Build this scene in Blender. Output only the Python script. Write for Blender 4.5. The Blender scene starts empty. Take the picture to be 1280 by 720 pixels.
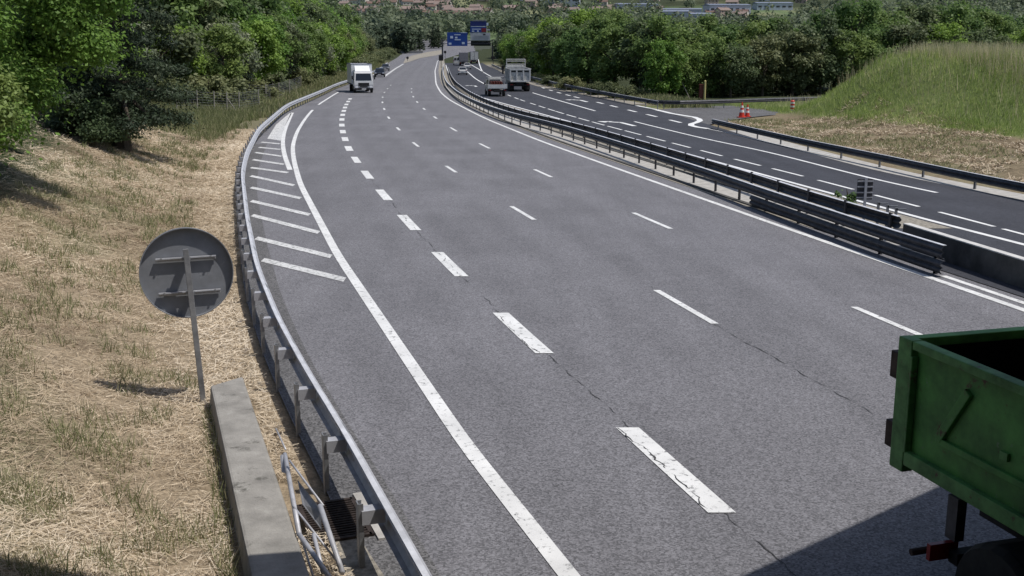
import bpy, bmesh, math, random
import numpy as np
from mathutils import Vector, Matrix
random.seed(7); RNG = np.random.default_rng(11)
R = math.radians
sc = bpy.context.scene
COL = sc.collection

# ------------------------------------------------------------------ camera model (metres; photo pixels 1280x720)
CH, CF, CP = 5.2, 1360.0, 0.218
cP, sP = math.cos(CP), math.sin(CP)
def ray(px, py):
    u = (px-640)/CF; v = (py-360)/CF
    return u, cP-v*sP, -sP-v*cP
# ------------------------------------------------------------------ noise (numpy value noise)
def _h(ix, iy, s):
    n = (ix.astype(np.int64)*374761393 + iy.astype(np.int64)*668265263 + s*974634777) & 0x7fffffff
    n = ((n ^ (n >> 13))*1274126177) & 0x7fffffff
    n = n ^ (n >> 16)
    return (n & 0xffff)/65535.0
def vnoise(x, y, s=0):
    x = np.asarray(x, float); y = np.asarray(y, float)
    ix = np.floor(x); iy = np.floor(y); fx = x-ix; fy = y-iy
    fx = fx*fx*(3-2*fx); fy = fy*fy*(3-2*fy)
    a = _h(ix, iy, s); b = _h(ix+1, iy, s); c = _h(ix, iy+1, s); d = _h(ix+1, iy+1, s)
    return (a*(1-fx)+b*fx)*(1-fy)+(c*(1-fx)+d*fx)*fy
def fbm(x, y, s=0, o=4):
    r = 0; a = .5
    for k in range(o):
        r = r+a*vnoise(x*2**k, y*2**k, s+k*17); a *= .5
    return r
def sm(a, b, x):
    t = np.clip((np.asarray(x, float)-a)/(b-a), 0, 1); return t*t*(3-2*t)

# ------------------------------------------------------------------ terrain
def base(y):
    y = np.asarray(y, float)
    q = 1.13e-4*np.clip(y-330, 0, 230)**2
    f = np.clip(y-560, 0, None)
    return q+.052*f+2.0e-5*f*f
def solve(px, py, zo, T):
    dx, dy, dz = ray(px, py)
    t = np.concatenate([np.linspace(6, 140, 1400), np.linspace(140.5, 1700, 2400)])
    g = CH+dz*t-T(dx*t, dy*t)-zo
    i = np.argmax(g < 0)
    if g[i] >= 0: i = len(t)-1
    if i == 0: tt = t[0]
    else: tt = t[i-1]+(t[i]-t[i-1])*g[i-1]/(g[i-1]-g[i])
    x, y = dx*tt, dy*tt
    return Vector((x, y, float(T(np.array([x]), np.array([y]))[0])+zo))
def gp(px, py, zo=0.0): return solve(px, py, zo, lambda x, y: base(y))
def xy_func(pts, zo=0.0, extra_near=True):
    """longitudinal line -> smooth x(y)"""
    P = sorted([(p.y, p.x) for p in (gp(a, b, zo) for a, b in pts)])
    Y = np.array([p[0] for p in P]); X = np.array([p[1] for p in P])
    def ext(y):
        y = np.asarray(y, float)
        r = np.interp(y, Y, X)
        r = np.where(y < Y[0], X[0]+(y-Y[0])*(X[1]-X[0])/(Y[1]-Y[0]), r)
        return np.where(y > Y[-1], X[-1]+(y-Y[-1])*(X[-1]-X[-2])/(Y[-1]-Y[-2]), r)
    def f(y):
        y = np.asarray(y, float); w = np.clip(np.abs(y)*.09, .8, 30)
        o = np.linspace(-1, 1, 13); k = (1-o*o)
        acc = sum(kk*ext(y+oo*w) for oo, kk in zip(o, k))
        return acc/k.sum()
    return f
RAILL = xy_func([(552,732),(545,720),(492,630),(440,540),(392,465),(352,395),(325,330),(312,270),(305,215),(310,190),(325,160),(360,130),(400,114),(425,103),(436,100),(462,91),(477,84),(487.5,75),(497,70)], .70)
EDGE_R = xy_func([(1280,388),(1170.6,350),(1073,316.8),(975.3,282.8),(877.6,248.4),(780,214),(675,176.2),(607.5,148.7),(587.5,138.7),(562.5,125.6),(551.2,116.2),(545,105),(543.7,88.7),(546.9,75),(575,66.5),(612,60)])
EDGE_L = xy_func([(711,720),(581,555),(469.7,390),(422.5,320),(375,230),(367,200),(365.5,182.5),(371,165),(381,149),(390.5,137.5),(397.5,131),(423,115),(440,107)])
INNER_L = xy_func([(362.5,212.5),(355.5,195),(353,177.5),(356,162.5),(365.5,141)])
T3L = xy_func([(843,588),(652.6,416.7),(561,330.6),(510.7,278.5),(479.5,243.9),(458.8,218.6),(444.9,200),(435.3,185.7),(431.3,174),(428.3,164.7),(427,156.5),(427.2,149.5),(428.2,143.7),(429.7,138.7),(431.2,134.5),(432.7,130.7),(435.2,127),(437.5,123.7)])
L1 = xy_func([(857,384),(653.1,266.5),(563.3,211.6),(519,180.8),(497.5,161.2),(485.2,147.2),(480,136.3),(477.7,128),(478,121.6),(480,115.7),(484.4,110.9),(488.5,106.6)])
L2 = xy_func([(1108.5,401.5),(815,276.2),(678.1,216.7),(605,182.6),(566.6,162),(543.7,147),(529.7,136.2),(521.2,127.6),(516.2,121),(514,115.2),(514.4,110.9)])
MEDF = xy_func([(1171,304),(1064,271.7),(975,244.5),(877.6,211),(780,180),(700,156),(632.5,140),(610,132.5),(590,125),(570,114),(557.5,102.5),(554,94),(553,86),(555,78)], .72)
REDGE = xy_func([(556,75),(560,90),(572,107),(588,118),(1161,275.5),(1280,306)])
RD1 = xy_func([(584,89.4),(595,99),(607.5,106),(636,119.4),(652.5,125.6),(699,140.7),(747,154.5),(791,166),(851,181.7),(889,191.5),(933,203),(985,215.5),(1044,231),(1120,251),(1207,274),(1290,296)])
RD2 = xy_func([(604,90),(614,96),(665,116),(743.7,138.7),(792.5,152),(878,173),(960,190),(1100,226),(1171,241)])
RD0 = xy_func([(679,110),(698,116),(720.5,121.7),(750,128.7),(768,133),(789,138.7),(815,144.5),(844,151.7)])
RKERB = xy_func([(612,84),(640,98),(672,109),(750,122.5),(812,136),(886,157),(952,177),(1086,213),(1188,234),(1280,252)])
RAILR = xy_func([(889,160),(1003.7,188.6),(1065,202),(1115,213.5),(1172.6,227),(1238,242),(1280,251)])
RREF = lambda y: RKERB(y)+1.0
RAILF = xy_func([(612,79),(630,87),(672,98),(700,104.5),(755,115),(812,125)], .72)

def bankd(x, y): return (RAILL(y)-x)
def T(x, y):
    x = np.asarray(x, float); y = np.asarray(y, float)
    z = base(y)
    d = bankd(x, y)
    near = 1-sm(40, 88, y)
    out = np.clip(d-2.0, 0, None)
    z = z+(.08+.30*near)*(out-.6*(1-np.exp(-out/.6)))*(out < 9)+np.where(out >= 9, (.08+.30*near)*(8.4), 0)
    far = sm(360, 560, y)
    z = z+np.where(d > 13, np.clip(d-13, 0, 60)*.13*(1-far)*sm(20, 60, y), 0)
    z = z+np.where(d > 2, (fbm(x*.7, y*.7, 3)-.47)*.22*sm(2, 4, d)*(1-far), 0)
    # right-hand mound beside the carriageway
    r = x-RREF(y)
    ramp = np.where(r > .8, np.clip(r-.8, 0, 8.5)*.085, 0)
    lng = 1-sm(81, 92, y); toe = 9.6-1.6*sm(58, 82, y)
    m = ramp*(1-sm(60, 76, y)*(1-sm(6, 10, r)))*lng+(3.45+.35*sm(58, 78, y))*sm(toe, toe+8.9-2.4*sm(58, 82, y), r)*lng*(1-.75*sm(20, 34, r))
    z = z+np.where(y > 0, m, 0)
    z = z+np.where((r > 1) & (y < 100), ((fbm(x*.8, y*.8, 9)-.47)*.28+(fbm(r*2.4, y*.25, 19)-.47)*.34*(1-sm(8, 10, r)))*sm(1, 3, r)*(1-sm(64, 78, y)*(1-sm(7, 10, r)))*(1-sm(84, 92, y)), 0)
    # far valley side undulation
    z = z+sm(600, 900, y)*(fbm(x*.004, y*.004, 21)-.47)*30
    return z
def gT(px, py, zo=0.0): return solve(px, py, zo, T)
def Tz(x, y): return float(T(np.array([x]), np.array([y]))[0])

# ------------------------------------------------------------------ materials
def nmat(name):
    m = bpy.data.materials.new(name); m.use_nodes = True
    nt = m.node_tree; nt.nodes.clear()
    return m, nt, nt.nodes.new, nt.links.new
def mat(name, col, rough=.6, metal=0.0, scale=6.0, amt=.25, bump=0.0, bscale=None, spec=.4, dirt=None, coat=0.0):
    m, nt, N, L = nmat(name)
    out = N('ShaderNodeOutputMaterial'); b = N('ShaderNodeBsdfPrincipled'); L(b.outputs[0], out.inputs[0])
    tc = N('ShaderNodeTexCoord'); nz = N('ShaderNodeTexNoise'); L(tc.outputs['Object'], nz.inputs['Vector'])
    nz.inputs['Scale'].default_value = scale; nz.inputs['Detail'].default_value = 6; nz.inputs['Roughness'].default_value = .65
    rp = N('ShaderNodeMapRange'); L(nz.outputs[0], rp.inputs[0]); rp.inputs[1].default_value = .3; rp.inputs[2].default_value = .7
    mx = N('ShaderNodeMix'); mx.data_type = 'RGBA'; L(rp.outputs[0], mx.inputs[0])
    d = dirt or tuple(c*(1-amt*1.3) for c in col)
    mx.inputs[6].default_value = (*d, 1); mx.inputs[7].default_value = (*[min(1, c*(1+amt*.5)) for c in col], 1)
    L(mx.outputs[2], b.inputs['Base Color'])
    r2 = N('ShaderNodeMapRange'); L(nz.outputs[0], r2.inputs[0]); r2.inputs[3].default_value = min(1, rough+.12); r2.inputs[4].default_value = max(.05, rough-.08)
    L(r2.outputs[0], b.inputs['Roughness'])
    b.inputs['Metallic'].default_value = metal; b.inputs['Specular IOR Level'].default_value = spec; b.inputs['Coat Weight'].default_value = coat
    if bump:
        n2 = N('ShaderNodeTexNoise'); L(tc.outputs['Object'], n2.inputs['Vector']); n2.inputs['Scale'].default_value = bscale or scale*6; n2.inputs['Detail'].default_value = 5
        bp = N('ShaderNodeBump'); bp.inputs['Strength'].default_value = bump; bp.inputs['Distance'].default_value = .02
        L(n2.outputs[0], bp.inputs['Height']); L(bp.outputs[0], b.inputs['Normal'])
    return m
def asphalt(name, c, speck, patch, tint, rough=.85):
    m, nt, N, L = nmat(name)
    out = N('ShaderNodeOutputMaterial'); b = N('ShaderNodeBsdfPrincipled'); L(b.outputs[0], out.inputs[0])
    tc = N('ShaderNodeTexCoord')
    def noise(s, det, ro=.6, st=None):
        n = N('ShaderNodeTexNoise'); n.inputs['Scale'].default_value = s; n.inputs['Detail'].default_value = det; n.inputs['Roughness'].default_value = ro
        if st:
            mp = N('ShaderNodeMapping'); mp.inputs['Scale'].default_value = st; mp.inputs['Rotation'].default_value = (0, 0, .28); L(tc.outputs['Object'], mp.inputs[0]); L(mp.outputs[0], n.inputs['Vector'])
        else: L(tc.outputs['Object'], n.inputs['Vector'])
        return n.outputs[0]
    def rng(i, a, b2, lo, hi):
        r = N('ShaderNodeMapRange'); L(i, r.inputs[0]); r.inputs[1].default_value = a; r.inputs[2].default_value = b2; r.inputs[3].default_value = lo; r.inputs[4].default_value = hi; return r.outputs[0]
    def mul(a, b2):
        q = N('ShaderNodeMath'); q.operation = 'MULTIPLY'; L(a, q.inputs[0]); L(b2, q.inputs[1]); return q.outputs[0]
    vo = N('ShaderNodeTexVoronoi'); vo.inputs['Scale'].default_value = 46; L(tc.outputs['Object'], vo.inputs['Vector'])
    se = N('ShaderNodeSeparateColor'); L(vo.outputs['Color'], se.inputs[0])
    s1 = rng(se.outputs[0], 0, 1, 1-speck, 1+speck)
    s2 = rng(noise(.35, 5), .3, .7, 1-patch, 1+patch)
    s3 = rng(noise(1.0, 4, .6, (1.6, .05, 1)), .3, .7, 1-patch*.8, 1+patch*.6)
    s4 = rng(noise(5, 4, .7), .3, .7, 1-patch*.7, 1+patch*.7)
    f = mul(mul(s1, s2), mul(s3, s4))
    at = N('ShaderNodeAttribute'); at.attribute_name = 'track'
    tn = N('ShaderNodeMath'); tn.operation = 'MULTIPLY'; L(at.outputs['Fac'], tn.inputs[0]); L(rng(noise(.22, 4), .35, .65, .0, 1.6), tn.inputs[1])
    f = mul(f, rng(tn.outputs[0], 0, 1, 1.0, .86))
    vm = N('ShaderNodeVectorMath'); vm.operation = 'SCALE'; vm.inputs[0].default_value = (c*tint[0], c*tint[1], c*tint[2]); L(f, vm.inputs['Scale'])
    L(vm.outputs[0], b.inputs['Base Color']); b.inputs['Roughness'].default_value = rough; b.inputs['Specular IOR Level'].default_value = .3
    bp = N('ShaderNodeBump'); bp.inputs['Strength'].default_value = .25; bp.inputs['Distance'].default_value = .008; L(noise(90, 2), bp.inputs['Height']); L(bp.outputs[0], b.inputs['Normal'])
    return m
def paintm(name, c, wear=.38, under=.15):
    """road paint worn through to asphalt"""
    m, nt, N, L = nmat(name)
    out = N('ShaderNodeOutputMaterial'); b = N('ShaderNodeBsdfPrincipled'); L(b.outputs[0], out.inputs[0])
    tc = N('ShaderNodeTexCoord')
    n = N('ShaderNodeTexNoise'); n.inputs['Scale'].default_value = 9; n.inputs['Detail'].default_value = 9; n.inputs['Roughness'].default_value = .75; L(tc.outputs['Object'], n.inputs['Vector'])
    r = N('ShaderNodeMapRange'); L(n.outputs[0], r.inputs[0]); r.inputs[1].default_value = wear-.05; r.inputs[2].default_value = wear+.05
    n2 = N('ShaderNodeTexNoise'); n2.inputs['Scale'].default_value = 1.2; n2.inputs['Detail'].default_value = 4; L(tc.outputs['Object'], n2.inputs['Vector'])
    r2 = N('ShaderNodeMapRange'); L(n2.outputs[0], r2.inputs[0]); r2.inputs[1].default_value = .3; r2.inputs[2].default_value = .7; r2.inputs[3].default_value = .82; r2.inputs[4].default_value = 1.05
    vm = N('ShaderNodeVectorMath'); vm.operation = 'SCALE'; vm.inputs[0].default_value = (c, c, c*.99); L(r2.outputs[0], vm.inputs['Scale'])
    mx = N('ShaderNodeMix'); mx.data_type = 'RGBA'; L(r.outputs[0], mx.inputs[0]); mx.inputs[6].default_value = (under, under, under*1.02, 1); L(vm.outputs[0], mx.inputs[7])
    L(mx.outputs[2], b.inputs['Base Color']); b.inputs['Roughness'].default_value = .7
    return m
def leafm(name, c1, c2, trans=.28, rough=.55, spec=.25):
    m, nt, N, L = nmat(name)
    out = N('ShaderNodeOutputMaterial'); b = N('ShaderNodeBsdfPrincipled')
    at = N('ShaderNodeAttribute'); at.attribute_name = 'tone'
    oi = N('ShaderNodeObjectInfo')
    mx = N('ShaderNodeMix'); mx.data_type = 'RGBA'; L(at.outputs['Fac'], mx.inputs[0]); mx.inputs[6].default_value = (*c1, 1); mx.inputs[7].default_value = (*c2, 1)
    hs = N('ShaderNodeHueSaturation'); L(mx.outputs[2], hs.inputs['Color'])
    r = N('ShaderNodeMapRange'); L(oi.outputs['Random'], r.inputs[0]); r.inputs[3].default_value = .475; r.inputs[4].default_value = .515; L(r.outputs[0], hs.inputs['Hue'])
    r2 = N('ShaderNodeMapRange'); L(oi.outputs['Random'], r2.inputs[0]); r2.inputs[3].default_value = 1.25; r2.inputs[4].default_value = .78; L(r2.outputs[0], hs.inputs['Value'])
    L(hs.outputs[0], b.inputs['Base Color']); b.inputs['Roughness'].default_value = rough; b.inputs['Specular IOR Level'].default_value = spec
    tr = N('ShaderNodeBsdfTranslucent'); L(hs.outputs[0], tr.inputs[0])
    ms = N('ShaderNodeMixShader'); ms.inputs[0].default_value = trans; L(b.outputs[0], ms.inputs[1]); L(tr.outputs[0], ms.inputs[2]); L(ms.outputs[0], out.inputs[0])
    return m
def bladem(name, cols, trans=.2):
    m, nt, N, L = nmat(name)
    out = N('ShaderNodeOutputMaterial'); b = N('ShaderNodeBsdfDiffuse')
    at = N('ShaderNodeAttribute'); at.attribute_name = 'tone'
    cr = N('ShaderNodeValToRGB'); L(at.outputs['Fac'], cr.inputs[0])
    e = cr.color_ramp.elements
    e[0].position = 0; e[0].color = (*cols[0], 1); e[1].position = 1; e[1].color = (*cols[-1], 1)
    for i, c in enumerate(cols[1:-1]):
        q = e.new((i+1)/(len(cols)-1)); q.color = (*c, 1)
    L(cr.outputs[0], b.inputs[0])
    tr = N('ShaderNodeBsdfTranslucent'); L(cr.outputs[0], tr.inputs[0])
    ms = N('ShaderNodeMixShader'); ms.inputs[0].default_value = trans; L(b.outputs[0], ms.inputs[1]); L(tr.outputs[0], ms.inputs[2]); L(ms.outputs[0], out.inputs[0])
    return m
def groundm(name):
    m, nt, N, L = nmat(name)
    out = N('ShaderNodeOutputMaterial'); b = N('ShaderNodeBsdfPrincipled'); L(b.outputs[0], out.inputs[0])
    at = N('ShaderNodeAttribute'); at.attribute_name = 'tint'
    tc = N('ShaderNodeTexCoord')
    n = N('ShaderNodeTexNoise'); n.inputs['Scale'].default_value = 3.2; n.inputs['Detail'].default_value = 9; n.inputs['Roughness'].default_value = .75; L(tc.outputs['Object'], n.inputs['Vector'])
    n3 = N('ShaderNodeTexNoise'); n3.inputs['Scale'].default_value = 22; n3.inputs['Detail'].default_value = 4; n3.inputs['Roughness'].default_value = .8; L(tc.outputs['Object'], n3.inputs['Vector'])
    r = N('ShaderNodeMapRange'); L(n.outputs[0], r.inputs[0]); r.inputs[1].default_value = .3; r.inputs[2].default_value = .7; r.inputs[3].default_value = .6; r.inputs[4].default_value = 1.3
    r3 = N('ShaderNodeMapRange'); L(n3.outputs[0], r3.inputs[0]); r3.inputs[1].default_value = .3; r3.inputs[2].default_value = .7; r3.inputs[3].default_value = .55; r3.inputs[4].default_value = 1.35
    q = N('ShaderNodeMath'); q.operation = 'MULTIPLY'; L(r.outputs[0], q.inputs[0]); L(r3.outputs[0], q.inputs[1])
    vm = N('ShaderNodeVectorMath'); vm.operation = 'SCALE'; L(at.outputs['Color'], vm.inputs[0]); L(q.outputs[0], vm.inputs['Scale'])
    L(vm.outputs[0], b.inputs['Base Color']); b.inputs['Roughness'].default_value = .95; b.inputs['Specular IOR Level'].default_value = .1
    bp = N('ShaderNodeBump'); bp.inputs['Strength'].default_value = .8; bp.inputs['Distance'].default_value = .06; L(n.outputs[0], bp.inputs['Height']); L(bp.outputs[0], b.inputs['Normal'])
    return m
M = {}
M['asphalt'] = asphalt('worn_asphalt', .172, .46, .085, (.98, .965, 1.04))
M['asphalt_new'] = asphalt('dark_asphalt', .052, .35, .16, (.93, .96, 1.16))
M['asphalt_shoulder'] = asphalt('shoulder_asphalt', .12, .6, .14, (1, .98, 1.0))  # mid-grey asphalt of the shoulder and service road
M['paint'] = paintm('road_paint', .74, .405)
M['paint_worn'] = paintm('worn_road_paint', .66, .44)
M['paint_new'] = paintm('fresh_road_paint', .8, .22, .05)
M['crack'] = mat('dark_sealed_crack', (.07, .07, .073), .9, amt=.5)
M['concrete'] = mat('weathered_concrete', (.31, .295, .27), .85, scale=2.5, amt=.28, bump=.4, bscale=40)
M['concrete_light'] = mat('pale_concrete', (.46, .44, .41), .85, scale=3, amt=.25, bump=.3, bscale=40)
M['concrete_dark'] = mat('shaded_and_gutter_concrete', (.10, .096, .09), .9, scale=1.6, amt=.4, bump=.3, bscale=30)  # dark tone paints the barrier's shaded face; the dark gutters share it
M['lit_top'] = mat('sunlit_top_concrete', (.62, .61, .59), .8, scale=4, amt=.2)  # pale tone paints the sunlit top of the median barrier
M['steel'] = mat('galvanised_steel', (.50, .505, .54), .5, .2, scale=5, amt=.25)
M['steel_bright'] = mat('sunlit_edge_steel', (.66, .67, .71), .55, .1, scale=3, amt=.25)  # bright tone paints the sunlit top edge of the rails
M['rail_dark'] = mat('shaded_rail_steel', (.085, .086, .098), .5, .3, scale=4, amt=.4)  # near-black paints in the shade on rail faces turned from the sun
M['steel_dull'] = mat('dull_galvanised_steel', (.33, .335, .35), .5, .4, scale=4, amt=.35)
M['steel_dark'] = mat('dark_weathered_steel', (.085, .085, .095), .6, .3, scale=4, amt=.4)
M['sign_back'] = mat('grey_painted_sign_back', (.23, .24, .262), .55, .1, scale=3, amt=.18)
M['iron'] = mat('rusty_cast_iron', (.06, .045, .04), .8, .3, scale=14, amt=.5)
M['ground'] = groundm('bank_soil_and_turf')
M['gravel'] = mat('pale_gravel', (.34, .31, .26), .95, scale=9, amt=.45, bump=.6, bscale=60)
M['bark'] = mat('tree_bark', (.085, .068, .05), .95, scale=8, amt=.45, bump=.8, bscale=30)
M['bark_pale'] = mat('pale_tree_bark', (.16, .14, .115), .95, scale=8, amt=.45, bump=.6, bscale=30)
M['leaf_bright'] = leafm('bright_green_leaves', (.085, .165, .026), (.25, .40, .08), .38)
M['leaf_mid'] = leafm('mid_green_leaves', (.07, .132, .036), (.225, .33, .10), .42)
M['leaf_dark'] = leafm('dark_green_leaves', (.058, .092, .042), (.18, .235, .105), .4)
M['leaf_olive'] = leafm('olive_leaves', (.085, .112, .048), (.20, .225, .105), .34)
M['leaf_grey'] = leafm('grey_green_leaves', (.11, .145, .09), (.25, .28, .18), .3)
M['needles'] = leafm('dark_pine_needles', (.020, .036, .020), (.062, .088, .045), .2)
M['leaf_far'] = leafm('hazed_far_leaves', (.034, .056, .036), (.165, .21, .125), .34)  # distance haze painted in: paler and bluer than the nearer leaves
M['straw'] = bladem('dry_mown_straw', [(.19, .142, .10), (.47, .378, .27), (.68, .572, .427), (.84, .74, .60)], .15)
M['greengrass'] = bladem('green_grass_blades', [(.085, .11, .045), (.16, .19, .08), (.28, .29, .15), (.46, .42, .26)], .3)
M['tallgrass'] = bladem('tall_seeding_grass', [(.20, .27, .075), (.32, .42, .12), (.46, .53, .20), (.68, .62, .38)], .3)
M['seedgrass'] = bladem('pale_seed_heads', [(.36, .36, .18), (.55, .50, .30), (.72, .62, .44)], .3)
M['tyre'] = mat('black_tyre_rubber', (.034, .033, .032), .85, amt=.3)
M['chassis'] = mat('dark_grimy_chassis', (.022, .022, .024), .75, amt=.5)
M['glass'] = mat('dark_vehicle_glass', (.012, .015, .02), .08, 0, amt=.1, spec=.7)
M['white'] = mat('white_vehicle_paint', (.62, .62, .62), .35, 0, scale=2.5, amt=.1, coat=.3)
M['white_dirty'] = mat('grubby_white_paint', (.60, .595, .57), .5, 0, scale=3.5, amt=.3)
M['box_white'] = mat('white_box_panel', (.82, .83, .85), .4, 0, scale=1.5, amt=.05)
M['box_grey'] = mat('grey_box_panel', (.22, .215, .235), .55, 0, scale=2, amt=.2)
M['box_blue'] = mat('blue_grey_tarpaulin', (.09, .10, .15), .6, 0, scale=2, amt=.25)
M['black_paint'] = mat('black_car_paint', (.012, .012, .015), .2, 0, amt=.1, coat=.5)
M['silver_paint'] = mat('dark_silver_car_paint', (.10, .105, .115), .3, .3, amt=.1, coat=.5)
M['chrome'] = mat('bright_metal', (.55, .55, .56), .25, .9, amt=.1)
M['lamp'] = mat('clear_lamp_lens', (.75, .75, .78), .15, 0, amt=.1)
M['redlamp'] = mat('red_lamp_lens', (.28, .015, .015), .3, 0, amt=.2)
M['plate'] = mat('white_number_plate', (.7, .7, .7), .5, 0, amt=.1)
M['redcargo'] = mat('faded_red_plastic', (.17, .045, .032), .6, 0, scale=5, amt=.4)
M['dark_bed'] = mat('near_black_inside', (.010, .010, .011), .8, .2, scale=5, amt=.5)  # near-black paints the shade inside the container; drain bottom shares it
M['skip'] = mat('chipped_green_paint', (.10, .32, .065), .6, 0, scale=2.2, amt=.42, dirt=(.055, .15, .042), bump=.15, bscale=12)
M['skip_frame'] = mat('faded_green_paint', (.115, .29, .085), .6, 0, scale=5, amt=.4)
def weather(m, colr, thr, scale):
    nt = m.node_tree; N = nt.nodes.new; L = nt.links.new
    b = [n for n in nt.nodes if n.type == 'BSDF_PRINCIPLED'][0]; src = b.inputs['Base Color'].links[0].from_socket
    tc = N('ShaderNodeTexCoord'); n = N('ShaderNodeTexNoise'); n.inputs['Scale'].default_value = scale; n.inputs['Detail'].default_value = 10; n.inputs['Roughness'].default_value = .72
    L(tc.outputs['Object'], n.inputs['Vector']); r = N('ShaderNodeMapRange'); L(n.outputs[0], r.inputs[0]); r.inputs[1].default_value = thr; r.inputs[2].default_value = thr+.07
    mx = N('ShaderNodeMix'); mx.data_type = 'RGBA'; L(r.outputs[0], mx.inputs[0]); L(src, mx.inputs[6]); mx.inputs[7].default_value = (*colr, 1); L(mx.outputs[2], b.inputs['Base Color'])
weather(M['skip'], (.09, .05, .03), .60, 3.1); weather(M['skip'], (.17, .25, .15), .63, 9); weather(M['skip_frame'], (.10, .06, .04), .58, 6)
weather(M['concrete'], (.12, .115, .10), .58, 1.7); weather(M['concrete'], (.36, .35, .32), .62, 5); weather(M['sign_back'], (.30, .31, .32), .64, 5)
weather(M['steel'], (.20, .13, .085), .64, 3.3); weather(M['steel_dull'], (.16, .10, .065), .62, 5)
weather(M['white_dirty'], (.20, .18, .15), .56, 2.2)
M['rust'] = mat('rusty_brown_steel', (.065, .04, .032), .75, .2, scale=8, amt=.5)
M['blue'] = mat('blue_sign_face', (.012, .055, .28), .4, 0, scale=1, amt=.12)
M['blue_dark'] = mat('dark_blue_sign_face', (.012, .024, .15), .4, 0, scale=1, amt=.12)
M['signwhite'] = mat('white_sign_face', (.42, .43, .46), .5, 0, scale=1, amt=.12)
M['signtext'] = mat('white_sign_lettering', (.55, .62, .75), .5, 0, scale=1, amt=.08)
M['signred'] = mat('red_sign_panel', (.20, .012, .02), .5, 0, scale=1, amt=.1)
M['cone'] = mat('orange_red_cone_plastic', (.62, .05, .028), .5, 0, scale=6, amt=.25)
M['coneband'] = mat('white_reflective_band', (.75, .74, .72), .4, 0, scale=6, amt=.12)
M['yellow'] = mat('yellow_post_paint', (.62, .53, .22), .6, 0, scale=6, amt=.2)
M['wall'] = mat('cream_house_render', (.55, .51, .46), .9, scale=.8, amt=.15)
M['wall_pink'] = mat('pinkish_house_render', (.46, .36, .31), .9, scale=.8, amt=.15)
M['roof'] = mat('terracotta_roof_tiles', (.185, .12, .10), .9, scale=1.2, amt=.3)
M['roof_pale'] = mat('pale_roof_tiles', (.27, .205, .18), .9, scale=1.2, amt=.3)
M['shed'] = mat('pale_sheet_metal', (.48, .51, .58), .6, .1, scale=.6, amt=.15)  # lightened so that distance haze is part of the colour
M['shed_roof'] = mat('blue_grey_sheet_roof', (.22, .25, .32), .6, .1, scale=.6, amt=.2)
M['window'] = mat('dark_window_glass', (.03, .035, .045), .15, 0, amt=.1, spec=.6)
M['wood'] = mat('weathered_timber_post', (.40, .37, .32), .9, scale=12, amt=.4)
M['stone'] = mat('pale_boulder_stone', (.42, .33, .27), .9, scale=4, amt=.35, bump=.5)

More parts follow.
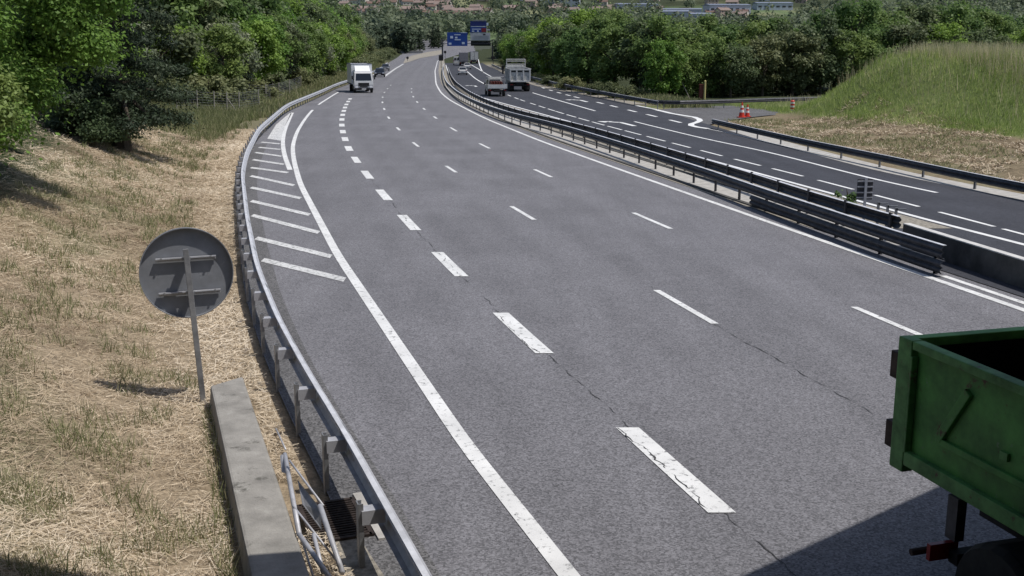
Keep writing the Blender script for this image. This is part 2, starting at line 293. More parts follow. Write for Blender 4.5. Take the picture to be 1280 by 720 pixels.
# ------------------------------------------------------------------ mesh helpers
def link(o, parent=None):
    COL.objects.link(o)
    if parent is not None: o.parent = parent
    return o
def tag(o, label=None, cat=None, group=None, kind=None):
    if label: o['label'] = label
    if cat: o['category'] = cat
    if group: o['group'] = group
    if kind: o['kind'] = kind
    return o
def thing(name, label, cat, loc=(0, 0, 0), rz=0, group=None):
    o = bpy.data.objects.new(name, None); o.empty_display_size = .3
    o.location = loc; o.rotation_euler = (0, 0, rz); link(o)
    return tag(o, label, cat, group)
def copy_tree(o, parent=None):
    c = o.copy(); COL.objects.link(c); c.parent = parent
    for ch in list(o.children): copy_tree(ch, c)
    return c
class MB:
    def __init__(s): s.v = []; s.f = []
    def add(s, vs, fs):
        o = len(s.v); s.v += [tuple(v) for v in vs]; s.f += [tuple(i+o for i in f) for f in fs]; return s
    def box(s, c, d, rz=0, tilt=None):
        hx, hy, hz = d[0]/2, d[1]/2, d[2]/2
        vs = [Vector((x, y, z)) for z in (-hz, hz) for y in (-hy, hy) for x in (-hx, hx)]
        m = Matrix.Rotation(rz, 3, 'Z')
        if tilt is not None: m = tilt
        vs = [m @ v+Vector(c) for v in vs]
        return s.add(vs, [(0, 2, 3, 1), (4, 5, 7, 6), (0, 1, 5, 4), (2, 6, 7, 3), (0, 4, 6, 2), (1, 3, 7, 5)])
    def prism(s, prof, x0, x1, inset=None):
        """profile (y,z) ccw seen from +x, extruded along x; inset(z)->amount narrowing each side"""
        n = len(prof); g = inset or (lambda z: 0)
        vs = [(x0+g(z), y, z) for y, z in prof]+[(x1-g(z), y, z) for y, z in prof]
        fs = [tuple(range(n-1, -1, -1)), tuple(range(n, 2*n))]+[(i, (i+1) % n, n+(i+1) % n, n+i) for i in range(n)]
        return s.add(vs, fs)
    def tube(s, pts, rad, n=8, cap=True):
        pts = [Vector(p) for p in pts]; k = len(pts)
        rs = rad if isinstance(rad, (list, tuple)) else [rad]*k
        vs = []
        for i, p in enumerate(pts):
            t = (pts[min(i+1, k-1)]-pts[max(i-1, 0)]).normalized()
            a = t.orthogonal().normalized() if abs(t.z) > .99 else t.cross(Vector((0, 0, 1))).normalized()
            b = t.cross(a)
            for j in range(n):
                an = 2*math.pi*j/n; vs.append(p+(a*math.cos(an)+b*math.sin(an))*rs[i])
        fs = [(i*n+j, i*n+(j+1) % n, (i+1)*n+(j+1) % n, (i+1)*n+j) for i in range(k-1) for j in range(n)]
        if cap: fs += [tuple(range(n-1, -1, -1)), tuple(range((k-1)*n, k*n))]
        return s.add(vs, fs)
    def lathe(s, prof, n=16, c=(0, 0, 0), axis='z'):
        vs = []
        for r, h in prof:
            for j in range(n):
                a = 2*math.pi*j/n; p = (r*math.cos(a), r*math.sin(a), h)
                if axis == 'x': p = (p[2], p[0], p[1])
                if axis == 'y': p = (p[0], p[2], p[1])
                vs.append((p[0]+c[0], p[1]+c[1], p[2]+c[2]))
        k = len(prof)
        fs = [(i*n+j, i*n+(j+1) % n, (i+1)*n+(j+1) % n, (i+1)*n+j) for i in range(k-1) for j in range(n)]
        fs += [tuple(range(n-1, -1, -1)), tuple(range((k-1)*n, k*n))]
        return s.add(vs, fs)
    def sweep(s, path, prof, closed=False):
        """path of (pos, lateral normal) ; prof of (offset along normal, z)"""
        n = len(prof); vs = []
        for p, nn in path:
            for a, z in prof: vs.append((p[0]+nn[0]*a, p[1]+nn[1]*a, p[2]+z))
        m = n if closed else n-1
        fs = [(i*n+j, i*n+(j+1) % n, (i+1)*n+(j+1) % n, (i+1)*n+j) for i in range(len(path)-1) for j in range(m)]
        if closed: fs += [tuple(range(n-1, -1, -1)), tuple(range((len(path)-1)*n, len(path)*n))]
        return s.add(vs, fs)
    def build(s, name, m, parent=None, bevel=0, smooth=False, recalc=True, loc=None):
        me = bpy.data.meshes.new(name); me.from_pydata(s.v, [], s.f); me.materials.append(m)
        if recalc or bevel:
            bm = bmesh.new(); bm.from_mesh(me)
            if recalc: bmesh.ops.recalc_face_normals(bm, faces=bm.faces)
            if bevel:
                es = [e for e in bm.edges if len(e.link_faces) == 2 and e.calc_face_angle(0) > .5]
                bmesh.ops.bevel(bm, geom=es, offset=bevel, segments=2, affect='EDGES', profile=.6)
            bm.to_mesh(me); bm.free()
        if smooth:
            me.polygons.foreach_set('use_smooth', [True]*len(me.polygons))
        o = bpy.data.objects.new(name, me)
        if loc is not None: o.location = loc
        return link(o, parent)
def quads(name, V, tone, m, idx4=True):
    """V (n,4,3) numpy quads, rnd (n,)"""
    n = len(V); me = bpy.data.meshes.new(name)
    me.vertices.add(4*n); me.vertices.foreach_set('co', V.reshape(-1).astype(np.float32))
    me.loops.add(4*n); me.loops.foreach_set('vertex_index', np.arange(4*n, dtype=np.int32))
    me.polygons.add(n); me.polygons.foreach_set('loop_start', np.arange(0, 4*n, 4, dtype=np.int32))
    me.update(calc_edges=True)
    a = me.attributes.new('tone', 'FLOAT', 'FACE'); a.data.foreach_set('value', np.clip(tone, 0, 1).astype(np.float32))
    me.materials.append(m)
    return me
def norm(v): return v/np.maximum(np.linalg.norm(v, axis=-1, keepdims=True), 1e-9)

# ------------------------------------------------------------------ the ground: one sheet to the horizon
def axis(segs):
    a = []
    for lo, hi, st in segs: a += list(np.arange(lo, hi, st))
    return np.array(a)
gy = axis([(-60, 4, 4), (4, 50, .4), (50, 110, .8), (110, 200, 2), (200, 420, 5), (420, 900, 14), (900, 2300, 50)])
gx = axis([(-1600, -400, 80), (-400, -120, 20), (-120, -45, 5), (-45, -22, 1.2), (-22, 0, .4), (0, 14, 2), (14, 40, .5), (40, 70, 2), (70, 160, 6), (160, 400, 20), (400, 1601, 80)])
GX, GY = np.meshgrid(gx, gy)
GZ = T(GX, GY)
road_mask = (GX > RAILL(GY)-1.2) & (GX < RKERB(GY)+1.0)
branch = (GY > 74) & (GY < 106) & (GX > 8) & (GX < 48) & (T(GX, GY) < .25)
GZ = GZ-np.where(road_mask | branch, .06, 0)
d = bankd(GX, GY); rr = GX-RREF(GY)
n1 = fbm(GX*.35, GY*.35, 5); n2 = fbm(GX*1.6, GY*1.6, 8); n3 = fbm(GX*.012, GY*.012, 31)
def c(*a): return np.array(a)
straw_c, strawg_c, grass_c, soil_c, floor_c, field_c, fieldy_c = c(.335, .266, .184), c(.23, .21, .13), c(.16, .20, .07), c(.225, .178, .115), c(.05, .06, .03), c(.13, .18, .085), c(.21, .22, .12)
tint = np.broadcast_to(floor_c, GX.shape+(3,)).copy()
def lay(mask, colr):
    global tint
    tint = tint*(1-mask[..., None])+colr*mask[..., None]
lay(sm(520, 640, GY)*sm(.50, .56, n3), field_c)
lay(sm(640, 700, GY)*sm(.60, .64, fbm(GX*.018, GY*.018, 41)), fieldy_c)
lb = (d > -1)*(1-sm(9.5, 12.5, d+n1*3))*(1-sm(60, 84, GY))
lay(lb, straw_c)
lay(lb*sm(.42, .56, n1)*sm(2.2, 4.5, d)*.9, strawg_c)
lay(sm(5.6, 7.6, d+n1*2-1)*sm(19, 24, GY)*(1-sm(44, 52, GY))*(1-sm(30, 40, d)), floor_c*1.1)  # dark tint paints tree shade, with leaf litter, onto the bank
lay((d > -1)*(1-sm(5, 9, d))*sm(55, 80, GY)*(1-sm(330, 420, GY)), strawg_c*.85)
lay((rr > -1)*(1-sm(26, 40, rr))*(1-sm(95, 106, GY)), grass_c)
lay((rr > -1)*(1-sm(9.8, 11.0, rr+n1*1.8+1.6*sm(58, 82, GY)))*(1-sm(92, 101, GY)), soil_c)
lay((rr > -1)*(1-sm(5, 9, rr))*sm(.42, .62, n2)*(1-sm(92, 101, GY))*.6, strawg_c*1.2)
tr = (GY > 101)*(GX > RKERB(GY))*(1-sm(3, 6, GX-RKERB(GY)))*(1-sm(330, 400, GY))
lay(tr*1.0, strawg_c)
nx_, ny_ = len(gx), len(gy)
me = bpy.data.meshes.new('ground')
V = np.stack([GX, GY, GZ], -1).reshape(-1, 3)
ii = (np.arange(ny_-1)[:, None]*nx_+np.arange(nx_-1)[None, :]).reshape(-1)
F = np.stack([ii, ii+1, ii+1+nx_, ii+nx_], -1)
me.vertices.add(len(V)); me.vertices.foreach_set('co', V.reshape(-1).astype(np.float32))
me.loops.add(F.size); me.loops.foreach_set('vertex_index', F.reshape(-1).astype(np.int32))
me.polygons.add(len(F)); me.polygons.foreach_set('loop_start', np.arange(0, F.size, 4, dtype=np.int32))
me.update(calc_edges=True)
a = me.attributes.new('tint', 'FLOAT_COLOR', 'POINT')
a.data.foreach_set('color', np.concatenate([tint.reshape(-1, 3), np.ones((len(V), 1))], 1).reshape(-1).astype(np.float32))
me.polygons.foreach_set('use_smooth', [True]*len(F)); me.materials.append(M['ground'])
tag(link(bpy.data.objects.new('ground', me)), kind='structure')

# ------------------------------------------------------------------ roads
def ysamp(y0, y1):
    r = [y0]; 
    while r[-1] < y1: r.append(min(y1, r[-1]+max(.8, min(10, abs(r[-1])*.05))))
    return np.array(r)
def strip(name, fl, fr, y0, y1, z, m, kind='structure', nx=1, parent=None):
    ys = ysamp(y0, y1); mb = MB()
    L, Rr = fl(ys), fr(ys); b = base(ys)
    for i, y in enumerate(ys):
        for k in range(nx+1): mb.v.append((L[i]+(Rr[i]-L[i])*k/nx, y, b[i]+z))
    w = nx+1
    mb.f = [(i*w+k, i*w+k+1, (i+1)*w+k+1, (i+1)*w+k) for i in range(len(ys)-1) for k in range(nx)]
    o = mb.build(name, m, parent, recalc=False)
    if kind: tag(o, kind=kind)
    return o
o = strip('left_carriageway', lambda y: RAILL(y)-.35, lambda y: EDGE_R(y)+.75, -20, 640, 0, M['asphalt'], nx=90)
vv = np.empty(len(o.data.vertices)*3, np.float32); o.data.vertices.foreach_get('co', vv); vv = vv.reshape(-1, 3)
lat = (EDGE_R(vv[:, 1])-vv[:, 0])*.97
tk = np.zeros(len(vv))
for lane in range(4):
    for off in (.95, 2.55): tk += np.exp(-((lat-(.25+lane*3.45+off))/.42)**2)*(1-.25*(lane == 0))
    tk += .55*np.exp(-((lat-(.25+lane*3.45+1.75))/.30)**2)
a = o.data.attributes.new('track', 'FLOAT', 'POINT'); a.data.foreach_set('value', tk.astype(np.float32))
strip('left_shoulder', lambda y: RAILL(y)-.33, lambda y: RAILL(y)+.42, -20, 60, .004, M['asphalt_shoulder'])
strip('median_strip', lambda y: EDGE_R(y)+.75, lambda y: np.maximum(REDGE(y)-.25, EDGE_R(y)+1), 31.5, 420, .012, M['gravel'], nx=2)
strip('median_concrete', lambda y: EDGE_R(y)+1.1, lambda y: EDGE_R(y)+2.25, 28, 150, .022, M['concrete_light'])
strip('right_carriageway', lambda y: np.where(y < 31.5, EDGE_R(y)+.8, np.maximum(REDGE(y)-.45, EDGE_R(y)+.8)), lambda y: RKERB(y)+.25, -20, 360, .004, M['asphalt_new'], nx=3)
strip('gravel_verge', lambda y: RKERB(y)+.25, lambda y: RKERB(y)+1.35, -20, 70, .002, M['concrete_light'])
strip('gravel_shoulder', lambda y: RKERB(y)+.25, lambda y: RKERB(y)+1.7, 102, 330, .002, M['gravel'])
# service road joining on the right
def poly_sheet(name, pts, z, m, kind='structure'):
    mb = MB(); mb.add([(p.x, p.y, float(base(p.y))+z) for p in pts], [tuple(range(len(pts)))])
    o = mb.build(name, m, recalc=False)
    for p in o.data.polygons:
        if p.normal.z < 0: p.flip()
    return tag(o, kind=kind)
poly_sheet('service_road', [gp(822, 137), gp(886, 156), gp(900, 153), gp(918, 149.8), gp(940, 146.5), gp(960, 144.3), gp(1010, 142), gp(1075, 141), gp(1150, 141), gp(1150, 129), gp(1060, 129.5), gp(980, 130.5), gp(920, 132), gp(870, 133.2)], .008, M['asphalt_shoulder'])
# far grass island between slip road and main carriageway, and far slip road parapet
isl = [gp(504, 79.5), gp(512, 77.3), gp(525, 72.8), gp(546, 69.2), gp(553, 67.0), gp(552, 62.5), gp(535, 65.0), gp(515, 69.5), gp(507, 73)]
o = poly_sheet('traffic_island', isl, .05, M['gravel'])

PZ = .010
def linestrip(mb, f, y0, y1, w, z=PZ, step=None):
    ys = np.linspace(y0, y1, max(2, int((y1-y0)/(step or max(.8, y0*.03)))+1))
    xs = f(ys); b = base(ys); e = .05
    sl = (f(ys+e)-f(ys-e))/(2*e); k = w/2*np.sqrt(1+sl*sl)
    i0 = len(mb.v)
    for i in range(len(ys)):
        mb.v += [(xs[i]-k[i], ys[i], b[i]+z), (xs[i]+k[i], ys[i], b[i]+z)]
    mb.f += [(i0+2*i, i0+2*i+1, i0+2*i+3, i0+2*i+2) for i in range(len(ys)-1)]
def line(name, f, y0, y1, w, m='paint', z=PZ):
    mb = MB(); linestrip(mb, f, y0, y1, w, z); return tag(mb.build(name, M[m], recalc=False), kind='structure')
ylim = lambda px, py: gp(px, py).y
line('left_edge_line', EDGE_L, 6, ylim(390.5, 137.5), .215)
line('slip_edge_line', EDGE_L, ylim(397.5, 131), ylim(423, 115), .2)
line('hatch_border_line', INNER_L, ylim(362.5, 212.5), ylim(365.5, 141), .22)
line('median_edge_line', EDGE_R, 4, 420, .20)
line('median_inner_line', lambda y: EDGE_R(y)+.42, 8, ylim(1130, 345), .17)
line('right_left_edge_line', REDGE, 12, 330, .2, 'paint_new')
line('slow_lane_line', RD2, ylim(1171, 241), ylim(792.5, 152), .17, 'paint_new')
line('lane_line_beyond', RD2, ylim(743.7, 138.7), ylim(665, 116), .2, 'paint_new')
line('lane_line_far', RD2, ylim(614, 96), ylim(604, 90), .24, 'paint_new')
line('overtaking_line', RD1, ylim(607.5, 106), ylim(584, 89.4), .22, 'paint_new')
for nm, pts in (('gore_line', [(598, 74), (602, 88), (604, 90)]), ('gore_line', [(589, 81), (601, 88), (604, 90)])):
    f = xy_func(pts); ys = [gp(*p).y for p in pts]; line(nm, f, min(ys), max(ys), .28, 'paint_new')
far_edge = xy_func([(490, 78), (480, 87), (462, 95.5), (447, 104), (431, 110.6)])
line('slip_far_line', far_edge, 160, 330, .22)
gl = xy_func([(504, 80), (494, 86), (480, 96)]); line('gore_line', gl, ylim(480, 96), ylim(504, 80), .5, 'paint_worn')
# dashed lines: one marking object per dash
def dash(name, f, yc, ln, w, m):
    mb = MB(); linestrip(mb, f, yc-ln/2, yc+ln/2, w, PZ, .6); return tag(mb.build(name, M[m], recalc=False), kind='structure')
d3 = [(783.1,535.1,901.8,641.6),(625.7,391.4,679.6,442),(547,315.5,575,345.8),(502,269,519.5,288),(474.3,237.3,484.8,250.5),(455.3,213.7,462.3,223.6),(442.8,196.2,447,203.7)]
for a_, b_, c_, d_ in d3:
    y0, y1 = gp(c_, d_).y, gp(a_, b_).y; dash('wide_dash', T3L, (y0+y1)/2, y1-y0, .31, 'paint')
for px, py in [(435.3,185.7),(431.3,174),(428.3,164.7),(427,156.5),(427.2,149.5),(428.2,143.7),(429.7,138.7),(431.2,134.5),(432.7,130.7),(435.2,127),(437.5,123.7)]:
    dash('wide_dash', T3L, gp(px, py).y, 2.7, .36, 'paint')
for f, near, pts in ((L1, [(897,405,817,363),(668.7,275,637.5,258),(570.5,215.7,556.2,207.5),(523,183.5,515,178)], [(497.5,161.2),(485.2,147.2),(480,136.3),(477.7,128),(478,121.6),(480,115.7),(484.4,110.9),(488.5,106.6)]),
                     (L2, [(1152,419,1065,384),(838.7,286.2,791.2,266.2),(690,221.5,666.2,212),(611.2,185.7,598.7,179.5),(570.7,164.2,562.5,159.5)], [(543.7,147),(529.7,136.2),(521.2,127.6),(516.2,121),(514,115.2),(514.4,110.9)])):
    for a_, b_, c_, d_ in near:
        y0, y1 = gp(a_, b_).y, gp(c_, d_).y; dash('lane_dash', f, (y0+y1)/2, y1-y0, .15, 'paint')
    for k, (px, py) in enumerate(pts): dash('lane_dash', f, gp(px, py).y, 2.6, .16, 'paint' if k < 4 else 'paint_worn')
for px, py in [(636,119.4),(645,123),(652.5,125.6),(665,130),(677,133.7),(687.5,137.5),(699,140.7),(713,145),(729,149.5),(747,154.5),(767.5,160),(791,166),(819,173.5),(851,181.7),(889,191.5),(933,203),(985,215.5),(1044,231),(1120,251),(1207,274),(1300,297)]:
    y = gp(px, py).y; dash('lane_dash', RD1, y, max(2.2, 2.9 if y < 60 else 3.4), .15, 'paint_new')
for px, py in [(679,110),(687.5,113),(698,116),(709,119),(720.5,121.7),(750,128.7),(768,133),(789,138.7),(815,144.5),(844,151.7)]:
    dash('lane_dash', RD0, gp(px, py).y, 3.0, .26, 'paint_new')
# end-of-lane hook line and verge line
def pathline(name, pts, w, m, z=PZ, close=False):
    P = [gp(*p) for p in pts]; mb = MB(); vs = []
    for i, p in enumerate(P):
        t = (P[min(i+1, len(P)-1)]-P[max(0, i-1)]); t.z = 0; t.normalize(); n = Vector((-t.y, t.x, 0))*w/2
        vs += [p+n+Vector((0, 0, z)), p-n+Vector((0, 0, z))]
    mb.add(vs, [(2*i, 2*i+1, 2*i+3, 2*i+2) for i in range(len(P)-1)])
    return tag(mb.build(name, M[m], recalc=False), kind='structure')
pathline('hooked_edge_line', [(795,132),(815,136),(840,142),(858,145),(868,146.5),(874,149),(875,151),(871,153),(864,155),(864,157),(872,159),(886,161)], .42, 'paint_new')
pathline('verge_edge_line', [(886,161.5),(905,165),(940,173),(985,183.5),(1052,197)], .15, 'paint_worn')
# turn arrows painted on the road
def arrow(px, py, s):
    p = gp(px, py); mb = MB()
    sl = float(RD1(p.y+1)-RD1(p.y-1))/2; dv = Vector((sl, 1, 0)).normalized(); nv = Vector((dv.y, -dv.x, 0))
    def q(a, b): return p+dv*a*s+nv*b*s+Vector((0, 0, PZ))
    sh = [(-3, -.15), (-3, .15), (.4, .15), (.4, .15), (.4, -.15)]
    mb.add([q(-2.5, -.14), q(-2.5, .14), q(.6, .14), q(.6, -.14)], [(0, 1, 2, 3)])
    mb.add([q(.4, -.14), q(1.2, -.75), q(1.45, -.55), q(.75, .14)], [(0, 1, 2, 3)])
    mb.add([q(1.9, -1.15), q(1.75, -.15), q(.75, -.95)], [(0, 1, 2)])
    return tag(mb.build('lane_arrow', M['paint_new'], recalc=False), kind='structure')
for px, py in [(594, 107.5), (715, 154), (779, 154), (727, 125.7)]: arrow(px, py, 1.15)
# hatched zone
for a_, b_, c_, d_, w in [(328.7,178,350,180,.5),(325.7,184.5,350.7,187,.5),(321,191,352,195.5,.5),(318,200,355,205.7,.5),(316,210,360,216,.5),(315.5,220.5,367.5,232,.5),(316,235,375.7,248,.5),(316.5,252,387,268.7,.48),(318,270,398.7,291,.47),(323.7,298.7,414,321,.46),(332.5,326,431,350,.45)]:
    A, B = gp(a_, b_), gp(c_, d_); t = (B-A).normalized(); A2 = A-t*.15
    dy = Vector((0, 1, 0)); mb = MB()
    n = 8; vs = []
    for k in range(n+1):
        p = A2.lerp(B, k/n); vs += [p+dy*w/2+Vector((0, 0, PZ)), p-dy*w/2+Vector((0, 0, PZ))]
    mb.add(vs, [(2*i, 2*i+1, 2*i+3, 2*i+2) for i in range(n)])
    tag(mb.build('hatch_bar', M['paint_worn'], recalc=False), kind='structure')
poly_sheet('hatch_tip', [gp(*p) for p in [(362,141.5),(364.5,142),(354,162),(351,176),(334,173.5),(345,156)]], PZ, M['paint_worn'])
# cracked joint lines
def crack(name, f, y0, y1, off):
    mb = MB(); ys = np.arange(y0, y1, .12); xs = f(ys)+off+(fbm(ys*.9, ys*0, 71)-.47)*.16+(fbm(ys*6, ys*0, 5)-.47)*.10
    w = .013*np.clip(fbm(ys*3.1, ys*0+3, 12)*3-1.05, 0, 1)*(.4+fbm(ys*17, ys*0, 13))
    vs = []
    for x, y, k in zip(xs, ys, w): vs += [(x-k, y, .007), (x+k, y, .007)]
    mb.add(vs, [(2*i, 2*i+1, 2*i+3, 2*i+2) for i in range(len(ys)-1)])
    tag(mb.build(name, M['crack'], recalc=False), kind='structure')
crack('pavement_joint', T3L, 9, 46, .02); crack('pavement_joint', L1, 12, 24, 0.0)
def crack_on(name, f, y0, y1, off):
    mb = MB(); ys = np.arange(y0, y1, .06); xs = f(ys)+off+(fbm(ys*2.2, ys*0, 91)-.47)*.14+(fbm(ys*14, ys*0, 15)-.47)*.10
    w = .013*np.clip(fbm(ys*5, ys*0+7, 22)*3-1.1, 0, 1)*(.2+1.3*fbm(ys*31, ys*0, 23)); vs = []
    for x, y, k in zip(xs, ys, w): vs += [(x-k, y, .0145), (x+k, y, .0145)]
    mb.add(vs, [(2*i, 2*i+1, 2*i+3, 2*i+2) for i in range(len(ys)-1)])
    tag(mb.build(name, M['crack'], recalc=False), kind='structure')
for k, (a_, b_, c_, d_) in enumerate(d3[:4]):
    crack_on('pavement_joint', T3L, gp(c_, d_).y, gp(a_, b_).y, (-.11, -.10, -.01, 0)[k])

# ------------------------------------------------------------------ guard rails
WB = [(-.035, .0), (.02, .006), (.075, .07), (.075, .11), (.02, .15), (.02, .165), (.075, .205), (.075, .245), (.02, .309), (-.045, .315)]
WBT = WB+[(a-.006, z) for a, z in reversed(WB)]
def fpath(f, y0, y1, z=0, step=None):
    ys = [y0]
    while ys[-1] < y1: ys.append(min(y1, ys[-1]+(step or max(.8, min(6, ys[-1]*.03)))))
    ys = np.array(ys); xs = f(ys); sl = (f(ys+.2)-f(ys-.2))/.4; b = base(ys)
    return [((xs[i], ys[i], b[i]+z), (1/math.hypot(1, sl[i]), -sl[i]/math.hypot(1, sl[i]))) for i in range(len(ys))]
POSTC = {}
def post_mesh(h, spacer, side):
    """C-section post, base at origin, spacer toward +x*side"""
    mb = MB()
    for cx, cy, sx, sy in ((0, 0, .012, .11), (side*.025, .05, .05, .012), (side*.025, -.05, .05, .012)):
        mb.box((cx, cy, h/2-.05), (sx, sy, h+.1))
    return mb
def guardrail(label, f, y0, y1, side, top=.72, post_off=.30, step=2.0, m_beam='steel', m_post='steel_dull', maxp=100, base_y=None, double=False, spacer=True, ph=None, lip=1):
    root = thing('guardrail', label, 'guardrail', (0, 0, 0))
    path = fpath(f, y0, y1, top-.315)
    prof = [(a*side-.08*side, z) for a, z in WBT]
    mb = MB(); mb.sweep(path, prof, closed=True); bo = mb.build('beam', M[m_beam], root)
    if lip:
        mb = MB(); mb.sweep(path, [(-.125*side, .317), (-.125*side, .328), ((-.125+.105*lip)*side, .332), ((-.125+.105*lip)*side, .317)], closed=True); mb.build('lit_top_lip', M['steel_bright'], bo)  # added strip, coloured as the beam's sunlit top
    if double:
        mb = MB(); mb.sweep(fpath(f, double[0], double[1], top-.315-.36), prof, closed=True); mb.build('lower_beam', M[m_post], root)
    if lip != 1:
        for k in range(9):
            ya = y0+2.4+k*4.0; mb = MB(); mb.sweep(fpath(f, ya, ya+.34, top-.315, .34), [(a+.004*side*(1 if i < 10 else -1), z) for i, (a, z) in enumerate(prof)], closed=True); mb.build('splice', M['steel_dull'], bo)
    h = ph or top-.02
    pm = post_mesh(h, True, side).build('post', M[m_post], root)
    sp = None
    if spacer:
        s_ = MB(); L = post_off-.10
        s_.box((side*(.03+L/2), 0, h-.15), (L, .15, .15))
        sp = s_.build('spacer', M['steel'], pm)
    ys = []; y = y0+.4
    while y < y1 and len(ys) < maxp:
        ys.append(y); y += step*(1 if y < 120 else 1)*.95
    first = True
    for y in ys:
        sl = float(f(y+.3)-f(y-.3))/.6; k = math.hypot(1, sl); nx, ny = 1/k, -sl/k
        x = float(f(y))-nx*post_off*side; yy = y-ny*post_off*side
        if first: o = pm; first = False
        else:
            o = pm.copy(); COL.objects.link(o); o.parent = root
            if sp and y < 130:
                q = sp.copy(); COL.objects.link(q); q.parent = o
        o.location = (x, yy, float(base(yy))); o.rotation_euler = (0, 0, math.atan2(-sl, 1))
    return root
guardrail('galvanised guardrail with close posts curving along the straw bank, left of the road', RAILL, 6, 330, 1, .72, .34, 2.1, lip=.55)
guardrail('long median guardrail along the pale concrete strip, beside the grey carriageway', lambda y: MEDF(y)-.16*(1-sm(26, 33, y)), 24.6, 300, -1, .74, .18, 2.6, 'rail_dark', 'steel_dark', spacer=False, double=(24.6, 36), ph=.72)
MEDB = lambda y: MEDF(y)+1.35
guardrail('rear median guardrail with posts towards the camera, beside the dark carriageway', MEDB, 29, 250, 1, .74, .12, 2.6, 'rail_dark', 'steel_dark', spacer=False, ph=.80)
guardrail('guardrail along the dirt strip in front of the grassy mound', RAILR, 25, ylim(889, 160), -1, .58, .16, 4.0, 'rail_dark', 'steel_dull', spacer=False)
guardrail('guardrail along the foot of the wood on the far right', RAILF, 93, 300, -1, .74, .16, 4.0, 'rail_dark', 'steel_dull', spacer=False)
# rail that leaves along the service road
def polyrail(label, pts, top, m_beam, sp=4.0):
    P = [gp(px, py, top) for px, py in pts]; root = thing('guardrail', label, 'guardrail')
    D = [P[0]]
    for a_, b_ in zip(P[:-1], P[1:]):
        n = max(1, int((b_-a_).length/1.5))
        D += [a_.lerp(b_, (k+1)/n) for k in range(n)]
    path = []
    for i, p in enumerate(D):
        t = D[min(i+1, len(D)-1)]-D[max(0, i-1)]; t.z = 0; t.normalize(); path.append(((p.x, p.y, p.z-.315), (t.y, -t.x)))
    mb = MB(); mb.sweep(path, WBT, closed=True); bo = mb.build('beam', M[m_beam], root)
    mb = MB(); mb.sweep(path, [(-.02, .317), (-.02, .327), (.04, .331), (.04, .317)], closed=True); mb.build('lit_top_lip', M['steel_bright'], bo)
    pm = post_mesh(top-.03, False, 1).build('post', M['steel_dull'], root); acc = 0; first = True
    for i in range(len(D)-1):
        if i % 3 == 1:
            o = pm if first else pm.copy()
            if not first: COL.objects.link(o); o.parent = root
            first = False; o.location = (D[i].x, D[i].y+.12, D[i].z-top)
    return root
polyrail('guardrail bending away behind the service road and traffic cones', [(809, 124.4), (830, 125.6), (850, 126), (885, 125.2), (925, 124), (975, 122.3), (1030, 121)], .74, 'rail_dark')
# delineator kerb: thin dark channel either side of the concrete strip
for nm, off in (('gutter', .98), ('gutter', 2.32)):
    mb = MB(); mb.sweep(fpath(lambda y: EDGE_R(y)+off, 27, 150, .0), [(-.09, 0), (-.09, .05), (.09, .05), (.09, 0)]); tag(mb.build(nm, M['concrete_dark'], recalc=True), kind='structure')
# concrete median wall
WT = gp(1127.5, 279.5, .62); WE = gp(1280, 326, .62)
wf = lambda y: np.interp(y, [WE.y, WT.y], [WE.x, WT.x]) if True else 0
def wx(y):
    y = np.asarray(y, float); return WE.x+(y-WE.y)*(WT.x-WE.x)/(WT.y-WE.y)
wl = thing('concrete_barrier', 'long concrete median barrier with shade-dark face and pale lit top edge at the right', 'concrete barrier')
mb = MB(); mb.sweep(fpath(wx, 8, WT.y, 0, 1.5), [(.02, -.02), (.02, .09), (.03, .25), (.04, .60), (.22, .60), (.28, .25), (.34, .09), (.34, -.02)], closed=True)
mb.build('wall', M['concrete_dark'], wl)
mb = MB(); mb.sweep(fpath(wx, 8, WT.y, 0, 1.5), [(.03, .603), (.03, .63), (.23, .63), (.23, .603)], closed=True); mb.build('lit_top', M['lit_top'], wl)  # added strip coloured as the lit top edge of the wall

# ------------------------------------------------------------------ left foreground: concrete wall block, drain, sign, fallen frame
def block(label):
    z = .32
    A, B, C_, D_ = gp(263, 482, z), gp(303, 470, z), gp(386, 716, z), gp(312, 712, z)
    ext = (C_-B).normalized()*1.2; C_ = C_+ext; D_ = D_+ext
    mb = MB(); bot = -.35
    out = Vector((.14, .02, 0))
    top = [A, B, C_, D_]
    vs = [Vector((p.x, p.y, z)) for p in top]+[Vector((p.x, p.y, bot)) for p in top]
    for i in (5, 6): vs[i] = vs[i]+out
    for i in (4, 7): vs[i] = vs[i]-out*.4
    mb.add(vs, [(3, 2, 1, 0), (4, 5, 6, 7), (0, 1, 5, 4), (1, 2, 6, 5), (2, 3, 7, 6), (3, 0, 4, 7)])
    return tag(mb.build('concrete_barrier', M['concrete'], bevel=.035), label, 'concrete barrier')
block('weathered grey concrete barrier block half buried in the straw bank at bottom left')
g0 = gp(418, 652)
dr = thing('drain_grate', 'rusty iron drain grate beside the left guardrail posts', 'drain grate', (g0.x, g0.y, .012), math.atan2(.35, .94))
mb = MB(); 
for sx, sy, cx, cy in ((.62, .05, 0, .5), (.62, .05, 0, -.5), (.05, 1.05, .31, 0), (.05, 1.05, -.31, 0)): mb.box((cx, cy, .01), (sx, sy, .03))
for k in range(15): mb.box((0, -.43+k*.0615, .008), (.58, .022, .024))
mb.build('grating', M['iron'], dr)
mb = MB(); mb.box((.41, 0, .0), (.12, 1.3, .03)); mb.build('surround', M['concrete_light'], dr)
mb = MB(); mb.box((0, 0, -.03), (.58, 1.0, .02)); mb.build('pit', M['dark_bed'], dr)
# kerb slab in front of the drain
kp = [gp(446, 668), gp(480, 720), gp(500, 760), gp(455, 760), gp(420, 690), gp(412, 672)]
poly_sheet('drain_apron', kp, .006, M['gravel'])

